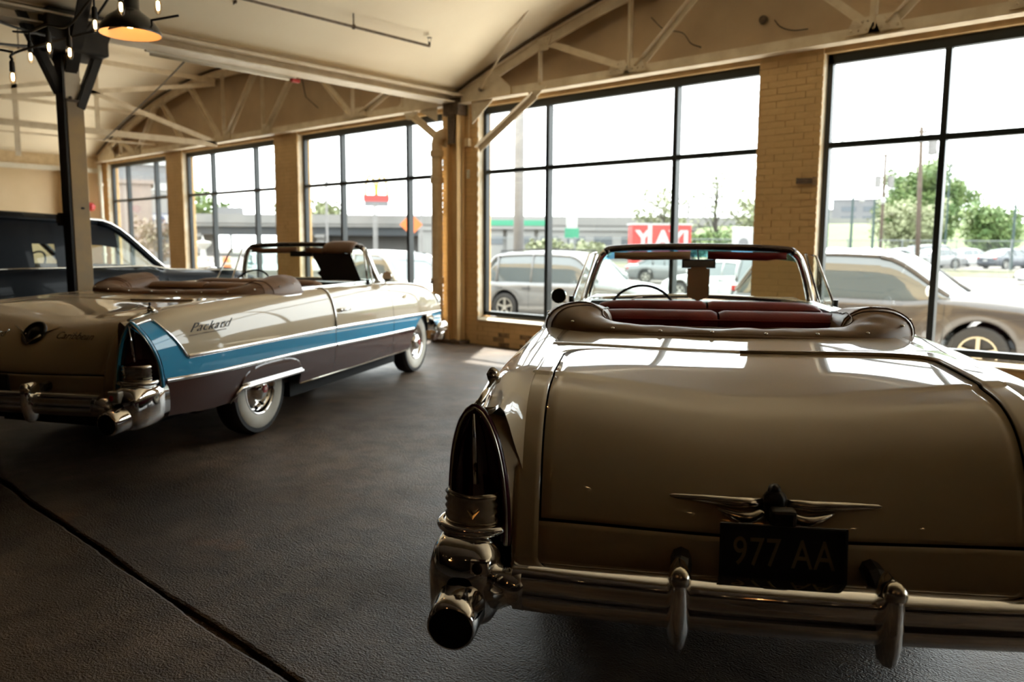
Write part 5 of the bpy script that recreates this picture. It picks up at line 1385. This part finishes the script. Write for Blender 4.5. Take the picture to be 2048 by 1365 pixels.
        q = MB(); q.add([(2.16, -.10, 1.41), (2.16, -.56, 1.405), (2.20, -.66, 1.12), (2.20, -.22, 1.12), (2.18, -.16, 1.20), (2.175, -.20, 1.23)], [(0, 1, 2, 3, 4, 5)]); q.build('display_card', 'card_black', root, solid=.006, label='large black card standing in the windscreen')
        q = MB(); q.grid([[(2.20 - .05 * i, lerp(-.28, -.62, j / 8), 1.505 + .018 * max(0, sin(pi * j / 8)) ** .4 - .012 * i * i) for j in range(9)] for i in range(4)]); q.build('header_pad', boot, root, smooth=True, solid=.015)
        # crest on the lid and scripts
        k = empty('trunk_crest', (0, 0, 0), parent=root)
        Mc = back(-1.275, 0.0, .905, .62)
        q = MB(); q.lathe([(.085, 0), (.088, .012), (.080, .020), (.066, .022), (.060, .012), (.040, .014), (.030, .026), (.001, .030)], 36, Mc); q.build('disc', 'dash_black', k, smooth=True)
        q = MB()
        for s in (-1, 1): q.tube([Mc @ Vector((s * .06, -.015, .01)), Mc @ Vector((s * .19, .055, .004))], [.009, .003], 8)
        q.tube([Mc @ Vector((-.075, -.02, .022)), Mc @ Vector((0, -.085, .024)), Mc @ Vector((.075, -.02, .022))], .008, 8)
        q.build('vee', 'chrome_worn', k, smooth=True)
        text('Packard', 'script', .075, 'chrome_worn', root, back(-1.318, .32, .905, .5), .003, shear=.5)
        text('Caribbean', 'script', .070, 'chrome_worn', root, back(-1.326, -.36, .905, .5), .003, shear=.5)
        for s in (-1, 1):
            o = text('Packard', 'side_script', .085, 'dash_black', root, T(-.80, s * .984, .945) @ (Rx(pi / 2) if s < 0 else Rz(pi) @ Rx(pi / 2)), .003, shear=.6, space=1.1, sx=1.45, bold=-.0012)
            q = MB(); q.tube([(-1.02, s * .985, .90), (-.62, s * .985, .905)], .003, 5); q.build('script_underline', 'chrome', root)
            q = MB(); q.prism([(-.05, 0), (0, .02), (.06, .03), (.02, 0), (.03, -.01)], T(2.62, s * .965, .93) @ Rx(pi / 2), .006); q.build('fender_badge', 'gold_chrome', root)
        q = MB(); q.cbox((-1.50, .05, .62), (.02, .10, .10)); q.build('lid_latch', 'dash_black', root, bevel=.01)
    return root
packard((-6.38, 2.93, 2.0345), 'cream convertible with a blue side stripe and brown lower body at the left', 'cream_paint', 'blue_paint', 'brown_paint', 'vinyl_brown', 'leather_tan', crest=True)
packard((-1.678, 3.357, 2.1384), 'cream convertible with red seats and a black number plate in the foreground', 'cream_paint', 'maroon_paint', 'maroon_paint', 'vinyl_tan', 'leather_red', plate=True)
# ================================================================== PANEL CAR
mat('paint_midnight', (0.006, 0.009, 0.014), 0.5, coat=.08, spec=.12)
mat('cloth_grey', (0.05, 0.05, 0.05), 0.9)
lx, ly, la = -6.38, 2.93, 2.0345
def lc(X, Y): return (lx + cos(la) * X - sin(la) * Y, ly + sin(la) * X + cos(la) * Y, 0)
ha = 1.885
px_, py_, _ = lc(2.5, 2.33)
hx0 = px_ - (4.4 * cos(ha) + .975 * sin(ha)); hy0 = py_ - (4.4 * sin(ha) - .975 * cos(ha))
h = car('panel_hearse', 'black antique panel hearse with a roof dome behind the left convertible', (hx0, hy0, 0), ha, 6.9, 1.95,
        [(0, .9), (.3, 1.20), (2.0, 1.24), (4.55, 1.215), (4.95, 1.15), (6.2, 1.10), (6.7, 1.0), (6.9, .80)], (.15, .55, 4.0, 4.85, 1.82, 1.76), 1.2, (1.35, 5.75), .38, 'paint_midnight',
        zbot=.28, gm='car_pane', rim='chrome_worn', mirror=False, tumble=.78)
sect, shell = SECT[h.name]
shell('side_panel', .5, 3.15, 'paint_midnight', 0, 4, .014, n=12)
for sg in (0, 1):
    S_ = [sect(x, .014)[0:4] for x in frange(3.40, 3.62, 3)]
    q = MB(); q.grid(S_ if sg else [[(p[0], -p[1], p[2]) for p in reversed(r)] for r in S_]); q.build('door_pillar', 'paint_midnight', h, smooth=True)
shell('roof_edge', .5, 4.2, 'paint_midnight', 1, 5, .010, n=16)
for s in (-1, 1):
    q = MB(); q.tube([(x, s * (sect(x)[0][1] + .05), 1.19 + (.04 if x < 4.6 else 0) - .05 * smooth((x - 4.4) / 2)) for x in frange(.3, 6.4, 20)], .010, 6); q.build('belt_moulding', 'chrome_worn', h, smooth=True)
    q = MB(); q.tube([(x, s * (sect(x, .02)[2][1] + .01), sect(x, .02)[2][2] + .02) for x in frange(3.7, 4.83, 10)], .020, 8); q.build('windscreen_moulding', 'chrome', h, smooth=True)
q = MB(); q.ball((2.75, 0, 1.84), (.20, .14, .085), 16, 8); q.box(2.55, 2.9, -.12, .12, 1.82, 1.85); q.build('roof_dome', 'dash_black', h, smooth=True)
q = MB(); q.tube([Vector((4.0, .38, 1.22)) + Ry(-radians(60)) @ Vector((.20 * cos(a), .20 * sin(a), 0)) for a in frange(0, 2 * pi, 30)[:-1]], .012, 8, closed=True); q.tube([(4.0, .38, 1.22), (4.3, .38, 1.08)], .02, 6); q.build('steering_wheel', 'dash_black', h, smooth=True)
q = MB(); q.box(3.0, 3.25, -.75, .75, .8, 1.38); q.build('seat_back', 'cloth_grey', h, bevel=.06)
q = MB(); q.tube([(6.3, 0, 1.12), (6.5, 0, 1.16), (6.62, 0, 1.13)], [.01, .02, .008], 8); q.build('bonnet_ornament', 'chrome', h, smooth=True)
q = MB(); q.ball((6.0, -.72, 1.05), (.30, .16, .13), 14, 8); q.ball((6.0, .72, 1.05), (.30, .16, .13), 14, 8); q.build('fender_tops', 'paint_midnight', h, smooth=True)

# ================================================================== LAMPS AND STRINGS
mat('enamel_black', (0.008, 0.008, 0.008), 0.25, coat=.5)
mat('enamel_inner', (0.75, 0.55, 0.36), 0.5)
mat('bulb_glow', (0.9, 0.7, 0.4), 0.4, emit=(1.0, 0.56, 0.22), estr=26.0)
mat('filament_glow', (0.9, 0.7, 0.4), 0.4, emit=(1.0, 0.68, 0.34), estr=9.0)
glass_mat('bulb_glass', (1.0, 0.93, 0.82))
mat('flex_black', (0.010, 0.010, 0.010), 0.6)
def pendant(loc, R_, label, top=3.9):
    p = empty('pendant_lamp', loc, label=label, cat='lamp')
    q = MB(); q.lathe([(R_, -.0), (R_ + .004, .008), (R_ * .93, .05), (R_ * .72, .105), (R_ * .42, .15), (R_ * .33, .17), (R_ * .32, .28), (R_ * .2, .30), (.02, .32)], 40); q.build('shade', 'enamel_black', p, smooth=True, ang=60)
    q = MB(); q.lathe([(R_ - .003, .001), (R_ * .90, .045), (R_ * .68, .098), (R_ * .38, .135), (.02, .14)], 40); q.build('shade_lining', 'enamel_inner', p, smooth=True)
    q = MB(); q.lathe([(.001, .045), (.02, .048), (.03, .065), (.026, .09), (.015, .12), (.015, .14)], 16); q.build('bulb', 'bulb_glow', p, smooth=True)
    q = MB(); q.tube([(0, 0, .31), (0, 0, top - loc[2])], .012, 8); q.build('stem', 'enamel_black', p, smooth=True)
    return p
pendant((-5.78, 2.49, 2.93), .20, 'black dome pendant lamp with a glowing orange inside at the upper left', 4.55)
pendant((-1.2, -2.2, 3.1), .20, 'black dome pendant lamp behind the viewpoint at the left', 4.9)
pendant((2.2, -1.6, 3.1), .20, 'black dome pendant lamp behind the viewpoint at the right', 4.4)
def bulb(loc, label, group):
    p = empty('string_bulb', loc, label=label, cat='bulb', group=group)
    q = MB(); q.lathe([(.001, .10), (.012, .10), (.016, .09), (.018, .035), (.014, .028)], 12); q.build('socket', 'flex_black', p, smooth=True, ang=50)
    q = MB(); q.lathe([(.013, .034), (.020, .01), (.022, -.015), (.018, -.04), (.008, -.052), (.001, -.054)], 14); q.build('bulb_glass', 'bulb_glass', p, smooth=True)
    q = MB(); q.lathe([(.001, .022), (.008, .018), (.010, 0), (.008, -.028), (.001, -.032)], 10); q.build('filament', 'filament_glow', p, smooth=True)
    return p
spots = [((-4.53, 2.11, 2.81), 'bulb at the right end of the string, right of the pendant lamp'), ((-4.89, 2.06, 2.86), 'bulb hanging just in front of the pendant lamp neck'), ((-5.32, 2.08, 2.84), 'bulb just left of the pendant lamp shade'),
         ((-5.75, 2.08, 2.74), 'bulb in front of the roof post'), ((-6.08, 2.07, 2.82), 'bulb left of the roof post, upper of two'), ((-6.63, 2.13, 2.85), 'bulb on the left brace of the roof post, lower of two'), ((-6.25, 1.89, 2.62), 'lowest bulb, farthest left of the string')]
for l_, lab in spots: bulb(l_, 'small glowing filament ' + lab, 'filament bulbs of the string by the roof post')
p = empty('string_cable', (-4.4, 2.1, 3.1), label='black string-light cable drooping around the top of the roof post', cat='cable')
def C(*pts): return [Vector(q_) - Vector((-4.4, 2.1, 3.1)) for q_ in pts]
q = MB(); q.tube(cr(C((-3.3, 2.2, 3.75), (-4.1, 2.15, 3.2), (-4.53, 2.11, 2.93), (-4.89, 2.06, 2.99), (-5.32, 2.08, 3.0), (-5.75, 2.08, 2.90), (-6.08, 2.07, 2.96), (-6.63, 2.13, 3.02), (-7.5, 2.3, 3.2), (-8.7, 2.95, 3.5)), 8), .009, 6); q.build('cable', 'flex_black', p, smooth=True)
for a, b in (((-4.53, 2.11), 2.93), ((-4.89, 2.06), 2.99), ((-5.32, 2.08), 3.0), ((-5.75, 2.08), 2.90), ((-6.08, 2.07), 2.96), ((-6.63, 2.13), 3.02)): q = MB(); q.tube(C((*a, b), (*a, b - .06)), .006, 6); q.build('drop', 'flex_black', p)
q = MB(); q.tube(cr(C((-6.25, 1.89, 2.72), (-6.28, 1.95, 2.80), (-5.95, 2.4, 2.98), (-5.5, 2.7, 3.05)), 6), .009, 6); q.tube(cr(C((-6.25, 1.9, 2.78), (-6.6, 1.6, 2.86), (-7.2, 1.2, 3.0)), 6), .009, 6); q.build('side_cable', 'flex_black', p, smooth=True)
for k, (o1, o2) in enumerate((((-8.75, 3.05, 3.42), (-7.0, 1.3, 3.02)), ((-8.75, 3.1, 3.5), (-6.6, 1.4, 3.22)), ((-8.7, 3.25, 3.55), (-7.3, 3.2, 4.0)))):
    q = MB(); a_ = Vector(o1); b_ = Vector(o2)
    q.tube([a_.lerp(b_, t / 10) - Vector((0, 0, .25 * (t / 10) * (1 - t / 10))) for t in range(11)], .012, 6); o = q.build('cable_run', 'flex_black'); tag(o, ('thick black cable running down left from the post head', 'second black cable just above the first at the post head', 'black cable running right from the post head')[k], 'cable')
for k in range(9):
    bulb((-3.2 + k * .95, -1.2 - .05 * k, 3.0 + .12 * (k % 2)), ('first', 'second', 'third', 'fourth', 'fifth', 'sixth', 'seventh', 'eighth', 'ninth')[k] + ' filament bulb from the left on the string behind the viewpoint', 'filament bulbs behind the viewpoint')
